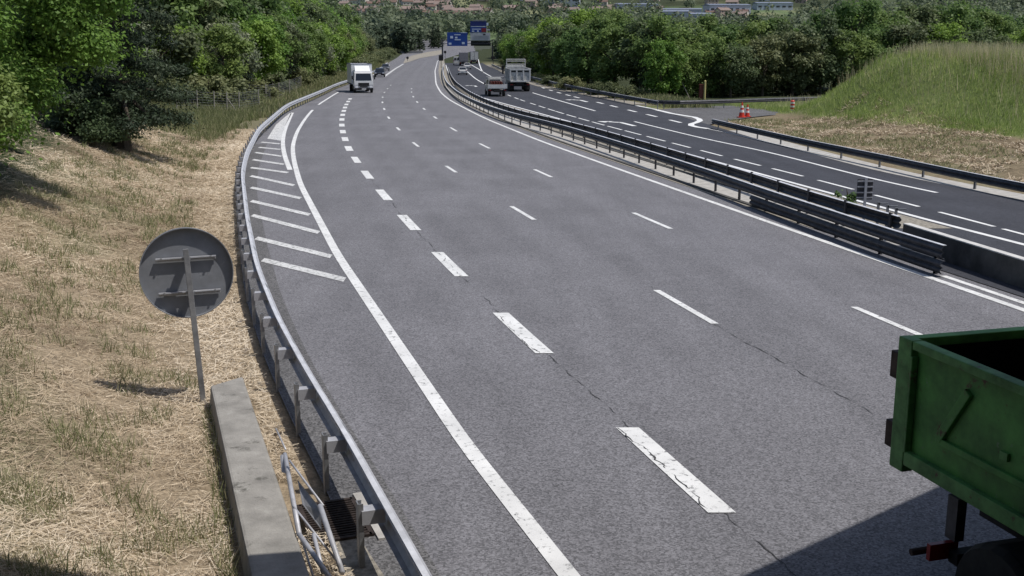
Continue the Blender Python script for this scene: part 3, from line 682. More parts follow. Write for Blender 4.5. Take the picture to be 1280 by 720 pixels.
# round sign seen from behind
sb = gT(255, 500); 
sroot = thing('road_sign', 'round road sign seen from behind on a leaning steel post', 'road sign', sb, 0)
tocam = Vector((0, 0, CH))-sb
Dd = math.hypot(sb.x, sb.y)
def atdepth(px, py, yy):
    dx, dy, dz = ray(px, py); t = yy/dy; return Vector((dx*t, yy, CH+dz*t))
top = atdepth(231.5, 312, sb.y+.02); ctr = atdepth(233.5, 341, sb.y+.06)
ax = (top-sb).normalized()
pend = top+ax*.02
nB = Vector((.34, -.90, .06)).normalized()         # normal of the visible back
xr = Vector((0, 0, 1)).cross(nB); xr.normalize(); xr = -xr if xr.x < 0 else xr; up = nB.cross(xr); up = -up if up.z < 0 else up
rad = 53.3/CF*math.hypot(ctr.x, ctr.y, ctr.z-CH)*1.02
def L_(v): return v-sb
mb = MB(); mb.box((0, 0, 0), (.001, .001, .001)); mb = MB()
# disc with a returned rim
n = 64; vs = []; c0 = ctr-sb-nB*.05
rings = [(rad, .055), (rad, 0), (rad-.003, 0), (rad-.003, .055)]
def ring(r, off): return [c0+(xr*math.cos(2*math.pi*j/n)+up*math.sin(2*math.pi*j/n))*r+nB*off for j in range(n)]
vs = ring(rad, 0)+ring(rad, .085)+ring(rad-.012, .085)+ring(rad-.012, .006)
fs = []
for k in range(3): fs += [(k*n+j, k*n+(j+1) % n, (k+1)*n+(j+1) % n, (k+1)*n+j) for j in range(n)]
fs += [tuple(range(n)), tuple(range(3*n, 4*n))]
mb.add(vs, fs); mb.build('disc', M['sign_back'], sroot)
pm = MB(); rm = Matrix((xr, nB, up)).transposed()
pp = [Vector((0, 0, -.4)), L_(pend)]
dirp = (pp[1]-pp[0]); Lp = dirp.length; dirp.normalize()
xx = (xr-dirp*xr.dot(dirp)).normalized(); yyv = dirp.cross(xx)
mid = (pp[0]+pp[1])/2+nB*.10
pm.box(mid, (.08, .05, Lp), tilt=Matrix((xx, yyv, dirp)).transposed()); pm.build('post', M['steel_dull'], sroot, bevel=.006)
cx_ = L_(top)-c0
for k, (hh, wd) in enumerate(((.34*rad, .64*rad), (-.42*rad, .66*rad))):
    b = MB(); cc = c0+up*hh*1.0+nB*.055-xr*.0
    # centre brackets on the post
    tpost = (cc-mid).dot(dirp); pc = mid+dirp*tpost; sh = xr*((pc-cc).dot(xr))
    cc = cc+sh
    tl = Matrix((xr, nB, up)).transposed()
    b.box(cc, (2*wd, .05, .018), tilt=tl); b.box(cc-up*.02-nB*.022, (2*wd, .006, .05), tilt=tl)
    bo = b.build('bracket', M['steel'], sroot)
    b = MB(); b.box(cc+nB*.075, (.115, .11, .035), tilt=tl); b.build('clamp', M['steel_dull'], bo)
    for q in (-1, 1):
        b = MB(); b.box(cc+xr*q*wd*.82+nB*.03+up*.0, (.025, .02, .025), tilt=tl); b.build('bolt', M['steel_dull'], bo)

# fallen metal frame leaning against the block
def frame_obj():
    def q(px, py, z): return gp(px, py, z)
    root_p = gp(395, 680); root = thing('metal_frame', 'bent galvanised metal frame lying between concrete block and drain', 'metal frame', root_p)
    def l(p): return p-root_p
    A0, A1 = l(q(356, 568, .42)), l(q(374, 668, .34)); A2 = l(q(418, 730, .2))
    B0, B1 = l(q(362, 576, .50)), l(q(404, 632, .42)); B2 = l(q(428, 716, .12))
    b = MB(); b.tube([A0, A1], .028, 8); b.tube([A1, A2], .026, 8); b.build('upright', M['steel'], root, smooth=True)
    b = MB(); b.tube([B0, B1], .014, 6); b.build('brace', M['steel'], root, smooth=True)
    b = MB(); b.tube([l(q(400, 632, .44)), B2], .03, 8); b.build('upright', M['steel'], root, smooth=True)
    for (a1, a2, rr_) in (((366, 632, .4), (420, 700, .12), .012), ((392, 668, .3), (404, 716, .1), .022), ((379, 680, .28), (396, 735, .1), .012), ((345, 536, .1), (357, 562, .12), .013)):
        b = MB(); b.tube([l(q(*a1)), l(q(*a2))], rr_, 8); b.build('brace', M['steel'], root, smooth=True)
    b = MB(); P = [l(q(372, 600, .40)), l(q(401, 636, .36)), l(q(402, 662, .22)), l(q(378, 630, .30))]
    b.add(P+[p-Vector((0, 0, .012)) for p in P], [(0, 1, 2, 3), (7, 6, 5, 4), (0, 4, 5, 1), (1, 5, 6, 2), (2, 6, 7, 3), (3, 7, 4, 0)]); b.build('plate', M['steel_dull'], root)
    b = MB(); P = [l(q(352, 568, .44)), l(q(358, 570, .44)), l(q(360, 590, .34)), l(q(354, 588, .34))]
    b.add(P+[p-Vector((.02, 0, .02)) for p in P], [(0, 1, 2, 3), (7, 6, 5, 4), (0, 4, 5, 1), (1, 5, 6, 2), (2, 6, 7, 3), (3, 7, 4, 0)]); b.build('end_plate', M['steel'], root)
frame_obj()

# ------------------------------------------------------------------ leaves and trees
def leafquads(P, Nn, size, asp=.6):
    n = len(P)
    r = norm(RNG.normal(size=(n, 3))); a = norm(np.cross(Nn, r)); b = np.cross(Nn, a)
    s = size[:, None] if np.ndim(size) else size
    bend = Nn*s*.18
    return np.stack([P-a*s, P-b*s*asp-bend*.3, P+a*s, P+b*s*asp-bend*.3], 1)
def crown(kind, H, Rr, nl, leaf, seed):
    g = np.random.default_rng(seed); cl = []
    if kind == 'near':
        for k in range(70):
            v = g.normal(size=3); v /= np.linalg.norm(v); rad_ = g.uniform(.5, 1.0)**.6
            cl.append((v[0]*rad_*Rr, v[1]*rad_*Rr, .545*H+v[2]*rad_*.44*H, Rr*g.uniform(.14, .27)))
    elif kind == 'broad':
        nc = max(10, int(34*min(1, nl/2500)))
        for k in range(nc):
            v = g.normal(size=3); v /= np.linalg.norm(v); rad_ = g.uniform(.45, 1.0)**.6
            z = .55*H+v[2]*rad_*.45*H; w = 1.0 if v[2] > -.2 else .8
            cl.append((v[0]*rad_*Rr*w, v[1]*rad_*Rr*w, z, Rr*g.uniform(.20, .40)))
    elif kind == 'tall':
        for k in range(30):
            t = g.uniform(0, 1); z = H*(.18+.80*t); w = Rr*math.sin(math.pi*(.12+.80*t))**.7; an = g.uniform(0, 6.28); q = g.uniform(.2, 1)
            cl.append((math.cos(an)*w*q, math.sin(an)*w*q, z, Rr*g.uniform(.26, .45)))
    elif kind == 'conifer':
        t = .12
        while t < .98:
            w = Rr*(1-t)**.75+.05; m_ = max(3, int(7*(1-t)+2)); a0 = g.uniform(0, 6.28)
            for j in range(m_):
                an = a0+6.28*j/m_+g.uniform(-.25, .25)
                for q in (.35, .68, 1.0):
                    qq = q*g.uniform(.85, 1.12); cl.append((math.cos(an)*w*qq, math.sin(an)*w*qq, H*t-w*qq*.22+g.uniform(-.1, .1), Rr*(.20-.07*t)*g.uniform(.8, 1.2)))
            t += .068
    else:  # bush
        for k in range(16):
            v = g.normal(size=3); v /= np.linalg.norm(v); v[2] = abs(v[2])*.9-.05
            q = g.uniform(.4, 1); cl.append((v[0]*Rr*q, v[1]*Rr*q, H*(.12+.72*v[2]*q), Rr*g.uniform(.25, .42)))
    cl = np.array(cl); wts = cl[:, 3]**2; wts /= wts.sum()
    ci = g.choice(len(cl), nl, p=wts); v = norm(g.normal(size=(nl, 3))); q = g.uniform(0, 1, nl)**.42
    fl = np.array([1, 1, .72 if kind != 'conifer' else .45])
    P = cl[ci, :3]+v*q[:, None]*cl[ci, 3:4]*fl
    # a looser scatter makes the outline uneven
    P += g.normal(size=(nl, 3))*(g.uniform(0, 1, (nl, 1))**3)*cl[ci, 3:4]*.6
    P[:, 2] = np.maximum(P[:, 2], .05)
    Nn = norm(v*.75+g.normal(size=(nl, 3))*.45+np.array([0, 0, .55]))
    crnd = g.uniform(0, 1, len(cl))
    tone = np.clip(.45*crnd[ci]+.25*g.uniform(0, 1, nl)+.30*(q*.6+v[:, 2]*.4), 0, 1)  # light outer tops and dark undersides of clumps put into leaf colour
    size = leaf*g.uniform(.6, 1.35, nl)
    return leafquads(P, Nn, size, .62 if kind != 'conifer' else .35), tone, cl
def trunk(kind, H, Rr, cl, seed, m):
    g = random.Random(seed); mb = MB(); r0 = H*.020+.04
    topz = H*(.92 if kind == 'conifer' else .74)
    pts = [(0, 0, -.3)]; 
    for k in range(1, 7):
        t = k/6; pts.append((g.uniform(-.03, .03)*H*t, g.uniform(-.03, .03)*H*t, topz*t))
    mb.tube(pts, [r0*1.35]+[r0*(1-.82*k/6) for k in range(1, 7)], 7)
    big = sorted(range(len(cl)), key=lambda i: -cl[i][3])[:9 if kind != 'conifer' else 14]
    for i in big:
        e = Vector(cl[i][:3]); s = Vector((0, 0, max(.15*H, min(topz*.9, e.z*.62 if kind != 'conifer' else e.z))))
        md = s.lerp(e, .5)+Vector((g.uniform(-.1, .1), g.uniform(-.1, .1), .08*(e-s).length))
        mb.tube([s, md, e], [r0*.42, r0*.28, r0*.10], 5)
    return mb
PROTO = {}
def proto(key, kind, H, Rr, nl, leaf, mname, seed, bark='bark'):
    V, tone, cl = crown(kind, H, Rr, nl, leaf, seed)
    me = quads('crown', V, tone, M[mname])
    tb = trunk(kind, H, Rr, cl, seed, bark); tm = bpy.data.meshes.new('trunk'); tm.from_pydata(tb.v, [], tb.f); tm.materials.append(M[bark])
    PROTO[key] = (me, tm, H)
for k in range(3):
    proto(f'mid{k}', 'broad', 10, 3.9, 8500, .21, 'leaf_mid', 100+k)
    proto(f'dark{k}', 'broad', 10, 4.0, 8500, .21, 'leaf_dark', 130+k)
    proto(f'bright{k}', 'broad', 9, 3.6, 8500, .20, 'leaf_bright', 160+k)
    proto(f'bush{k}', 'bush', 3, 1.9, 3200, .13, 'leaf_olive', 190+k)
for k in range(2):
    proto(f'olive{k}', 'broad', 8, 3.3, 7000, .19, 'leaf_olive', 220+k)
    proto(f'tall{k}', 'tall', 13, 2.9, 8500, .22, 'leaf_mid', 240+k)
    proto(f'grey{k}', 'broad', 9, 3.4, 6000, .2, 'leaf_grey', 260+k)
    proto(f'con{k}', 'conifer', 14, 3.6, 11000, .2, 'needles', 280+k)
    proto(f'far{k}', 'broad', 11, 4.3, 1500, .52, 'leaf_far', 300+k)
    proto(f'farc{k}', 'conifer', 14, 3.4, 1800, .5, 'needles', 320+k)
    proto(f'fartall{k}', 'tall', 14, 3.0, 1500, .5, 'leaf_far', 340+k)
    proto(f'farg{k}', 'broad', 10, 4.0, 1500, .5, 'leaf_grey', 360+k)
def tree(key, x, y, h, label, group, name='tree', cat='tree', z=None, wide=1.0, sink=.0):
    me, tm, H = PROTO[key]; s = h/H
    r = thing(name, label, cat, (x, y, (Tz(x, y) if z is None else z)-sink), random.uniform(0, 6.28), group)
    r.scale = (s*wide, s*wide, s)
    link(bpy.data.objects.new('crown', me), r); link(bpy.data.objects.new('trunk', tm), r)
    return r
pick = lambda k, n: f'{k}{random.randrange(n)}'
# -- big near trees at the left (finer leaves)
def near_tree(label, x, y, H, Rr, nl, leaf, mname, kind, seed, bark='bark', zc=None):
    V, tone, cl = crown(kind, H, Rr, nl, leaf, seed)
    r = thing('tree', label, 'tree', (x, y, Tz(x, y)))
    link(bpy.data.objects.new('crown', quads('crown', V, tone, M[mname])), r)
    tb = trunk(kind, H, Rr, cl, seed, bark); tb.build('trunk', M[bark], r, recalc=False)
    return r
def atp(px, y, T_=None): return (px-640)/CF*y/ (cP if False else .97), y
near_tree('big bright green broadleaf tree filling the top left corner', -14.0, 28.6, 9.6, 4.1, 135000, .062, 'leaf_bright', 'near', 501)
near_tree('shaded broadleaf tree below the bright crown at the left edge', -13.3, 24.4, 4.0, 1.9, 45000, .055, 'leaf_mid', 'near', 502)
near_tree('tall black-green pine rising behind the bright tree at top left', -16.4, 46, 15, 3.0, 60000, .085, 'needles', 'conifer', 503)
near_tree('dark pine beside the open grass at upper left', -20.2, 50, 13, 3.4, 60000, .085, 'needles', 'conifer', 504)
r = near_tree('small leafy bush at the left edge of the bank', -11.6, 21.4, 1.6, .95, 14000, .045, 'leaf_bright', 'bush', 505)
r.name = 'bush'; r['category'] = 'bush'
r = near_tree('low dark bush under the big bright tree', -17.6, 35.0, 2.8, 2.2, 30000, .05, 'leaf_dark', 'bush', 506); r.name = 'bush'; r['category'] = 'bush'

for bx, by, bh, br, lab in ((-17.3, 44.2, 2.4, 1.6, 'dark bush in front of the pine trunk at upper left'), (-17.9, 47.5, 3.2, 2.2, 'dark shaded bush between the two pines at upper left')):
    r = near_tree(lab, bx, by, bh, br, 22000, .06, 'leaf_dark', 'bush', int(by*10)); r.name = 'bush'; r['category'] = 'bush'
# -- left wood along the slip road
grp = 'trees of the wood behind the left fence'
def left_wood():
    k = 0
    for y in np.arange(56, 330, 5.4):
        y = float(y)
        for row in range(3 if y < 120 else 2):
            dd = (10.5 if y < 95 else 7.5)+row*random.uniform(5.5, 7.5)+random.uniform(-1.2, 1.2)
            if y < 95: dd += (95-y)*.12
            yy = y+random.uniform(-2.2, 2.2); x = float(RAILL(yy))-dd
            if y > 250 and row == 1 and random.random() < .3: continue
            h = random.uniform(7, 10)+row*2.0+min(3.5, y*.012)
            if row == 0:
                h *= .72; key = random.choice([pick('mid', 3), pick('olive', 2), pick('bright', 3), pick('mid', 3), pick('grey', 2)])
            else: key = random.choice([pick('mid', 3), pick('dark', 3), pick('dark', 3), pick('tall', 2), pick('con', 2), pick('bright', 3)])
            if key.startswith('con'): lab = 'dark conifer standing among the trees left of the road'
            elif key.startswith('bright'): lab = 'bright green broadleaf tree in the wood left of the road'
            elif key.startswith('grey'): lab = 'pale grey-green tree at the edge of the left wood'
            elif key.startswith('olive'): lab = 'olive green tree at the front edge of the left wood'
            elif key.startswith('dark'): lab = 'dark broadleaf tree inside the wood left of the road'
            elif key.startswith('tall'): lab = 'tall narrow tree inside the wood left of the road'
            else: lab = 'mid green broadleaf tree in the wood left of the road'
            tree(key, x, yy, h, lab, grp)
left_wood()
for yy in np.arange(215, 470, 5.5):
    yy = float(yy)+random.uniform(-2, 2); dd = random.uniform(4.2, 6.5)
    tree(pick('bush', 3), float(RAILL(yy))-dd, yy, random.uniform(2.5, 4.5), 'rounded roadside bush beside the far slip road', 'bushes beside the far slip road', 'bush', 'bush', wide=1.3)
    if yy > 320: tree(pick('far', 2), float(RAILL(yy))-dd-7, yy, random.uniform(7, 11), 'haze-tinted blue-green tree beside the far end of the slip road', 'trees beside the far slip road')
for px, py, h in [(215,138,2.6),(240,140,2.2),(262,138,3.0),(292,136,2.8),(318,128,2.6),(345,118,2.6),(372,112,2.8),(392,104,2.6),(410,98,3.0),(425,92,3.0),(182,126,2.8)]:
    p = gT(px, py); tree(pick('bush', 3), p.x-1.0, p.y+3.4, h*1.1, 'olive bush growing along the wire fence at left', 'bushes along the left fence', 'bush', 'bush', wide=1.15)
# -- right wood
grp2 = 'trees of the wood right of the road'
def right_wood():
    edge = [(640, 96, 150), (690, 108, 0), (740, 119, 0), (800, 127, 0), (860, 124, 0), (930, 122, 0), (1000, 120, 0), (1060, 119, 0), (1130, 118, 0), (1200, 117, 0), (1290, 116, 0)]
    E = [gp(px, py) for px, py, _ in edge]
    xs = [e.x for e in E]; ys = [e.y for e in E]
    x = 0.0
    for row in range(4):
        px = 622
        while px < 1320:
            b = float(np.interp(px, [e[0] for e in edge], [e[1] for e in edge]))
            e = gp(px, b); s = e.y/CF
            yy = e.y+row*6.0+random.uniform(-1.5, 2.0)+2.5; xx = (px-640)/CF*yy/.985
            if xx-float(RKERB(yy)) < 5: px += 22; continue
            h = random.uniform(6.3, 8.2)+row*.35+(1.9 if 1000 < px < 1225 else .6 if px > 960 else 0)
            if px < 720: h = h*.9
            if row == 0: key = random.choice([pick('mid', 3), pick('olive', 2), pick('mid', 3), pick('bright', 3), pick('dark', 3)]); h *= .82
            else: key = random.choice([pick('mid', 3), pick('dark', 3), pick('tall', 2), pick('mid', 3), pick('bright', 3)])
            w = {'b': 'bright green', 'm': 'mid green', 'd': 'dark green', 'o': 'olive green', 't': 'tall narrow'}[key[0]]
            tree(key, xx, yy, h, f'{w} tree in the dense wood right of the road', grp2)
            px += random.uniform(30, 44)*(1 if row else .9)
    # farther along the dark carriageway
    for y in np.arange(165, 330, 7.5):
        for row in range(2):
            yy = float(y)+random.uniform(-3, 3); xx = float(RKERB(yy))+6.5+row*7+random.uniform(-1, 1)
            tree(random.choice([pick('mid', 3), pick('bright', 3), pick('tall', 2), pick('dark', 3)]), xx, yy, random.uniform(7, 9.5)+row*2, 'roadside tree beyond the white tipper lorry on the right', 'trees beyond the tipper lorry')
right_wood()
for px, py, h in [(690,108,1.8),(715,113,2.0),(745,119,1.8),(770,123,2.0),(795,125.5,1.8),(900,121,2.2),(915,121,1.9),(935,120.5,2.2),(955,120,1.8),(985,119,2.2),(1010,118.5,2.0),(840,122,2.0),(660,101,1.8)]:
    p = gp(px, py); tree(pick('bush', 3), p.x, p.y+1.2, h, 'low green bush behind the far right guardrail', 'bushes behind the far right guardrail', 'bush', 'bush', wide=1.3)
for px, py, h in [(622,84,1.6),(626,86.5,2.2),(632,90,2.4),(638,92.5,2.6),(644,95,2.6),(618,81,1.8)]:
    p = gp(px, py); tree(pick('bush', 3), p.x+3.2, p.y+2, h*1.3, 'rounded bush on the verge between the gantry and the tipper lorry', 'bushes on the far right verge', 'bush', 'bush', wide=1.3)
# -- middle distance trees round the gantry and the valley
grp3 = 'trees of the valley behind the road signs'
def valley():
    for k in range(125):
        px = random.uniform(395, 760) if k < 25 else random.uniform(395, 640); y = random.uniform(385, 560)
        x = (px-640)/CF*y
        xr_ = float(EDGE_R(y)); 
        if -24 < x-xr_ < 22 and y < 600: continue
        if y < 470 and -62 < x-xr_ < 22: continue
        key = random.choice([pick('far', 2), pick('far', 2), pick('fartall', 2), pick('farg', 2), pick('farc', 2)])
        w = {'farg': 'pale grey-green', 'farc': 'dark conifer', 'fart': 'tall narrow', 'far0': 'blue-green', 'far1': 'blue-green'}[key[:4]]  # blue-green here is the haze tint painted into the far leaves
        tree(key, x, y, random.uniform(8, 13), f'{w} tree in the valley beyond the blue road signs', grp3)
valley()

# -- far woods: one uncountable mass
def far_wood():
    Vs, Rs = [], []; cnt = 0
    def put(x, y, h, rr_, n, z):
        nonlocal cnt
        v = norm(RNG.normal(size=(n, 3))); q = RNG.uniform(.35, 1, n)**.5
        P = np.array([x, y, z+h*.55])+v*q[:, None]*np.array([rr_, rr_, h*.48])
        Nn = norm(v+RNG.normal(size=(n, 3))*.4+np.array([0, 0, .4]))
        Vs.append(leafquads(P, Nn, np.full(n, .95)*RNG.uniform(.6, 1.3, n)*(1+y/2500), .7)); t0 = RNG.uniform(-.42, .5)
        Rs.append(np.clip(t0+.5*q*(v[:, 2]*.5+.5)+RNG.uniform(0, .25, n), 0, 1))  # lighter crown tops, darker undersides painted into the leaf colour
    for k in range(7500):
        y = 470+1140*RNG.uniform(0, 1)**.85; u = RNG.uniform(-.56, .56); x = u*y
        f = float(fbm(np.array([x*.008]), np.array([y*.008]), 61)[0])
        if y < 640 and -30 < x-float(EDGE_R(y)) < 26: continue
        dens = .80 if y < 900 else (.62 if y < 1080 else .46)
        if f < 1-dens-.06: continue
        px = 640+u*CF
        if y > 860 and 432 < px < 622 and RNG.uniform() < (.97 if y < 1000 else .78): continue
        if 700 < y < 900 and 655 < px < 690: continue
        if 740 < y < 1150 and 820 < px < 990 and RNG.uniform() < .93: continue
        if y > 900 and 622 <= px < 1020 and RNG.uniform() < .72: continue
        put(x, y, RNG.uniform(7, 15), RNG.uniform(3.5, 7.5), 54 if y < 900 else 36, Tz(x, y))
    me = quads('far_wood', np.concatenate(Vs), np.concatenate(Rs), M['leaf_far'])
    tag(link(bpy.data.objects.new('far_wood', me)), 'haze-tinted blue-green woods covering the far hillside above the road signs', 'woods', None, 'stuff')
far_wood()

# ------------------------------------------------------------------ grass and straw
def blades(n, pos, hgt, wid, lean, nrm=None):
    """upright blades: pos (n,3)"""
    an = RNG.uniform(0, 6.28, n); w = np.stack([np.cos(an), np.sin(an), 0*an], -1)*wid[:, None]*.5
    la = RNG.uniform(0, 6.28, n); l = np.stack([np.cos(la), np.sin(la), 0*la], -1)*(lean*hgt)[:, None]
    up = np.stack([0*an, 0*an, hgt], -1)
    return np.stack([pos-w, pos+w, pos+up+l+w*.25, pos+up+l-w*.25], 1)
def on_ground(x, y, dz=0): return np.stack([x, y, T(x, y)+dz], -1)
def left_straw():
    n = 330000
    y = 8.5+62*RNG.uniform(0, 1, n)**1.9; dd = RNG.uniform(.35, 1, n); dd = RNG.uniform(.3, 14, n)
    x = RAILL(y)-dd
    u = x/y; keep = (u > -.53)
    x, y, dd = x[keep], y[keep], dd[keep]
    # leave the concrete block, drain and shaded strip bare
    pxy = np.abs(x-np.interp(y, [9, 15.5], [-2.15, -4.15])) < .30
    bare = (pxy & (y < 15.6)) | ((dd < .55) & (y < 26)) | ((dd < 1.2) & (y < 12.6) & (y > 11.0))
    bare |= (dd > 6.6+RNG.normal(size=len(dd))*.5) & (y > 21) & (y < 48) & (RNG.uniform(0, 1, len(dd)) < .8)
    bare |= (fbm(x*1.4, y*1.4, 51) < .38) & (RNG.uniform(0, 1, len(dd)) < .65) & (dd > 1.5)
    x, y, dd = x[~bare], y[~bare], dd[~bare]; n = len(x)
    P = on_ground(x, y, RNG.uniform(.005, .06, n))
    ln = RNG.uniform(.05, .21, n)*(1+y/60); wd = RNG.uniform(.0035, .009, n)*(.6+y/22)
    an = RNG.uniform(0, 6.28, n); tz = RNG.normal(size=n)*.25
    a = np.stack([np.cos(an), np.sin(an), tz], -1)*ln[:, None]*.5
    b = np.stack([-np.sin(an), np.cos(an), RNG.normal(size=n)*.5], -1)*wd[:, None]*.5
    mid = np.array([0, 0, .02])
    V = np.stack([P-a-b, P-a+b, P+a+b*.4, P+a-b*.4], 1)
    tone = np.clip(.22+.5*RNG.uniform(0, 1, n)+1.1*(fbm(x*.4, y*.4, 2)-.47)+.2*sm(2.6, 1.0, dd), 0, 1)
    me = quads('straw', V, tone, M['straw']); tag(link(bpy.data.objects.new('straw', me)), 'dry mown straw lying over the left bank', 'straw', None, 'stuff')
    # green tufts
    n = 240000
    y = 9+85*RNG.uniform(0, 1, n)**1.7; dd = RNG.uniform(.9, 15, n); x = RAILL(y)-dd
    f = fbm(x*.42, y*.42, 77); f2 = fbm(x*1.8, y*1.8, 78)
    keep = (x/y > -.53) & ~((dd > 6.4) & (y > 21) & (y < 48)) & (((f > .47)&(f2>.47) & (dd > 2.2)) | ((np.abs(x-(np.interp(y, [9, 15.5], [-2.15, -4.15])-.36)) < .13) & (y < 15)) | ((y > 60) & (dd > 2.5)) | ((f2 > .60) & (dd > 1.6)))
    keep &= ~((np.abs(x-np.interp(y, [9, 15.5], [-2.15, -4.15])) < .27) & (y < 15.6))
    x, y = x[keep], y[keep]; n = len(x)
    h = RNG.uniform(.06, .26, n)*(1+sm(55, 75, y)*1.6); w = RNG.uniform(.006, .013, n)*(.6+y/24)
    V = blades(n, on_ground(x, y), h, w, RNG.uniform(.1, .9, n))
    tone = np.clip(.15+.8*RNG.uniform(0, 1, n)**1.2+.1*sm(50, 20, y), 0, 1)
    me = quads('grass', V, tone, M['greengrass']); tag(link(bpy.data.objects.new('grass', me)), 'green grass tufts growing through the straw on the left bank', 'grass', None, 'stuff')
    n = 42000
    y = RNG.uniform(82, 330, n); dd = RNG.uniform(.8, 7.5, n); x = RAILL(y)-dd
    V = blades(n, on_ground(x, y), RNG.uniform(.2, .75, n)*(.4+1.2*fbm(x*.3, y*.3, 66)), RNG.uniform(.05, .12, n), RNG.uniform(.1, .6, n))
    me = quads('verge_grass', V, RNG.uniform(.15, 1, n), M['greengrass']); tag(link(bpy.data.objects.new('verge_grass', me)), 'rough grass along the verge of the far slip road', 'grass', None, 'stuff')
left_straw()
def mound_grass():
    n = 130000
    y = RNG.uniform(38, 103, n); r = RNG.uniform(6.8, 30, n); x = RREF(y)+r
    n1_ = fbm(x*.35, y*.35, 5); keep = (x/y < .52) & (r+n1_*1.8+1.6*sm(58, 82, y)+RNG.normal(size=n)*.3 > 10.6)
    x, y, r = x[keep], y[keep], r[keep]; n = len(x)
    crest = sm(13, 17, r)
    cl_ = fbm(x*.55, y*.55, 63); h = RNG.uniform(.12, .36, n)*(.5+1.2*cl_)*(1+.7*crest); w = RNG.uniform(.02, .045, n)
    V = blades(n, on_ground(x, y), h, w, RNG.uniform(.1, .7, n))
    tone = np.clip(RNG.uniform(0, .7, n)+.25*crest+1.1*(fbm(x*.3, y*.3, 44)-.47), 0, 1)
    me = quads('tall_grass', V, tone, M['tallgrass']); tag(link(bpy.data.objects.new('tall_grass', me)), 'tall green grass covering the mound on the right', 'grass', None, 'stuff')
    n = 17000
    y = RNG.uniform(45, 100, n); r = RNG.normal(16.5, 3.2, n); x = RREF(y)+r
    keep = (x/y < .52) & (r > 11)&((r>14.5)|(RNG.uniform(0,1,n)<.3)); x, y = x[keep], y[keep]; n = len(x)
    V = blades(n, on_ground(x, y), RNG.uniform(.6, 1.15, n), RNG.uniform(.02, .04, n), RNG.uniform(.05, .4, n))
    me = quads('seed_grass', V, RNG.uniform(0, 1, n), M['seedgrass']); tag(link(bpy.data.objects.new('seed_grass', me)), 'pale seeding grass stalks along the crest of the mound', 'grass', None, 'stuff')
    n = 42000
    y = RNG.uniform(28, 78, n); r = RNG.uniform(1.3, 10.8, n); x = RREF(y)+r; keep = (x/y < .52); x, y = x[keep], y[keep]; n = len(x)
    f2 = fbm(x*1.1, y*.8, 12); k2 = f2 > .45; x, y = x[k2], y[k2]; n = len(x)
    P = on_ground(x, y, .02); an = RNG.uniform(0, 6.28, n); ln = RNG.uniform(.15, .5, n); wd = RNG.uniform(.02, .05, n)
    a = np.stack([np.cos(an), np.sin(an), RNG.normal(size=n)*.35], -1)*ln[:, None]*.5; b = np.stack([-np.sin(an), np.cos(an), RNG.normal(size=n)*.4], -1)*wd[:, None]*.5
    V = np.stack([P-a-b, P-a+b, P+a+b*.4, P+a-b*.4], 1)
    me = quads('cut_grass', V, RNG.uniform(0, .8, n), M['straw']); tag(link(bpy.data.objects.new('cut_grass', me)), 'brown cut grass strewn over the dirt strip below the mound', 'grass', None, 'stuff')
    n = 30000
    y = RNG.uniform(28, 80, n); r = RNG.uniform(1.4, 11, n); x = RREF(y)+r; f2 = fbm(x*.5, y*.5, 15)
    keep = (x/y < .52) & (f2 > .5-.12*sm(5, 1.5, r)*0-.05*(y > 60)); x, y = x[keep], y[keep]; n = len(x)
    V = blades(n, on_ground(x, y), RNG.uniform(.06, .22, n), RNG.uniform(.025, .05, n), RNG.uniform(.3, 1.2, n))
    me = quads('stubble', V, RNG.uniform(.2, 1, n), M['greengrass']); tag(link(bpy.data.objects.new('stubble', me)), 'short green stubble among the clods below the mound', 'grass', None, 'stuff')
    # roadside weeds on the right beyond the service road
    n = 24000
    y = RNG.uniform(96, 260, n); x = RKERB(y)+RNG.uniform(2.0, 6.0, n); keep = x-RAILF(y) > .3; x, y = x[keep], y[keep]; n = len(x)
    V = blades(n, on_ground(x, y), RNG.uniform(.25, .8, n), RNG.uniform(.05, .1, n), RNG.uniform(.1, .6, n))
    me = quads('weeds', V, RNG.uniform(.1, 1, n), M['greengrass']); tag(link(bpy.data.objects.new('weeds', me)), 'rough grass at the foot of the right-hand wood', 'grass', None, 'stuff')
mound_grass()

# ------------------------------------------------------------------ wire fence on the left
def fence():
    pts = [(192, 127), (222, 144), (247, 142.5), (268, 143.5), (284, 144), (299, 143), (324, 138), (333, 129), (341, 127), (349, 125.5), (362, 120), (376, 113)]
    P = [gT(*p) for p in pts]; P.sort(key=lambda p: p.y)
    root = thing('wire_fence', 'rusty wire mesh fence with slim posts in front of the left bushes', 'fence', (0, 0, 0))
    H = 1.75
    mb = MB()
    for a_, b_ in zip(P[:-1], P[1:]):
        for k in range(9):
            z = .1+k*.19; mb.tube([a_+Vector((0, 0, z)), b_+Vector((0, 0, z))], .006, 3, False)
        n = max(2, int((b_-a_).length/.35))
        for k in range(n):
            p = a_.lerp(b_, k/n); mb.tube([p+Vector((0, 0, .05)), p+Vector((0, 0, 1.65))], .005, 3, False)
    mb.build('wire_mesh', M['steel_dull'], root, recalc=False)
    for i, p in enumerate(P):
        b = MB(); b.tube([(0, 0, -.2), (random.uniform(-.08, .08), 0, H)], .045, 6); o = b.build('post', M['wood'], root); o.location = p
        if i in (3,): 
            b = MB(); b.tube([(.9, .3, -.1), (.05, 0, 1.3)], .035, 6); o = b.build('brace', M['wood'], root); o.location = p
fence()
p = gT(272, 96); 
mb = MB(); mb.tube([(0, 0, -.3), (-.10, 0, 6), (-.2, 0, 11.5)], [.09, .075, .06], 8)
tag(mb.build('utility_pole', M['wood'], loc=gT(275, 100)), 'tall thin timber pole rising out of the left wood', 'pole')

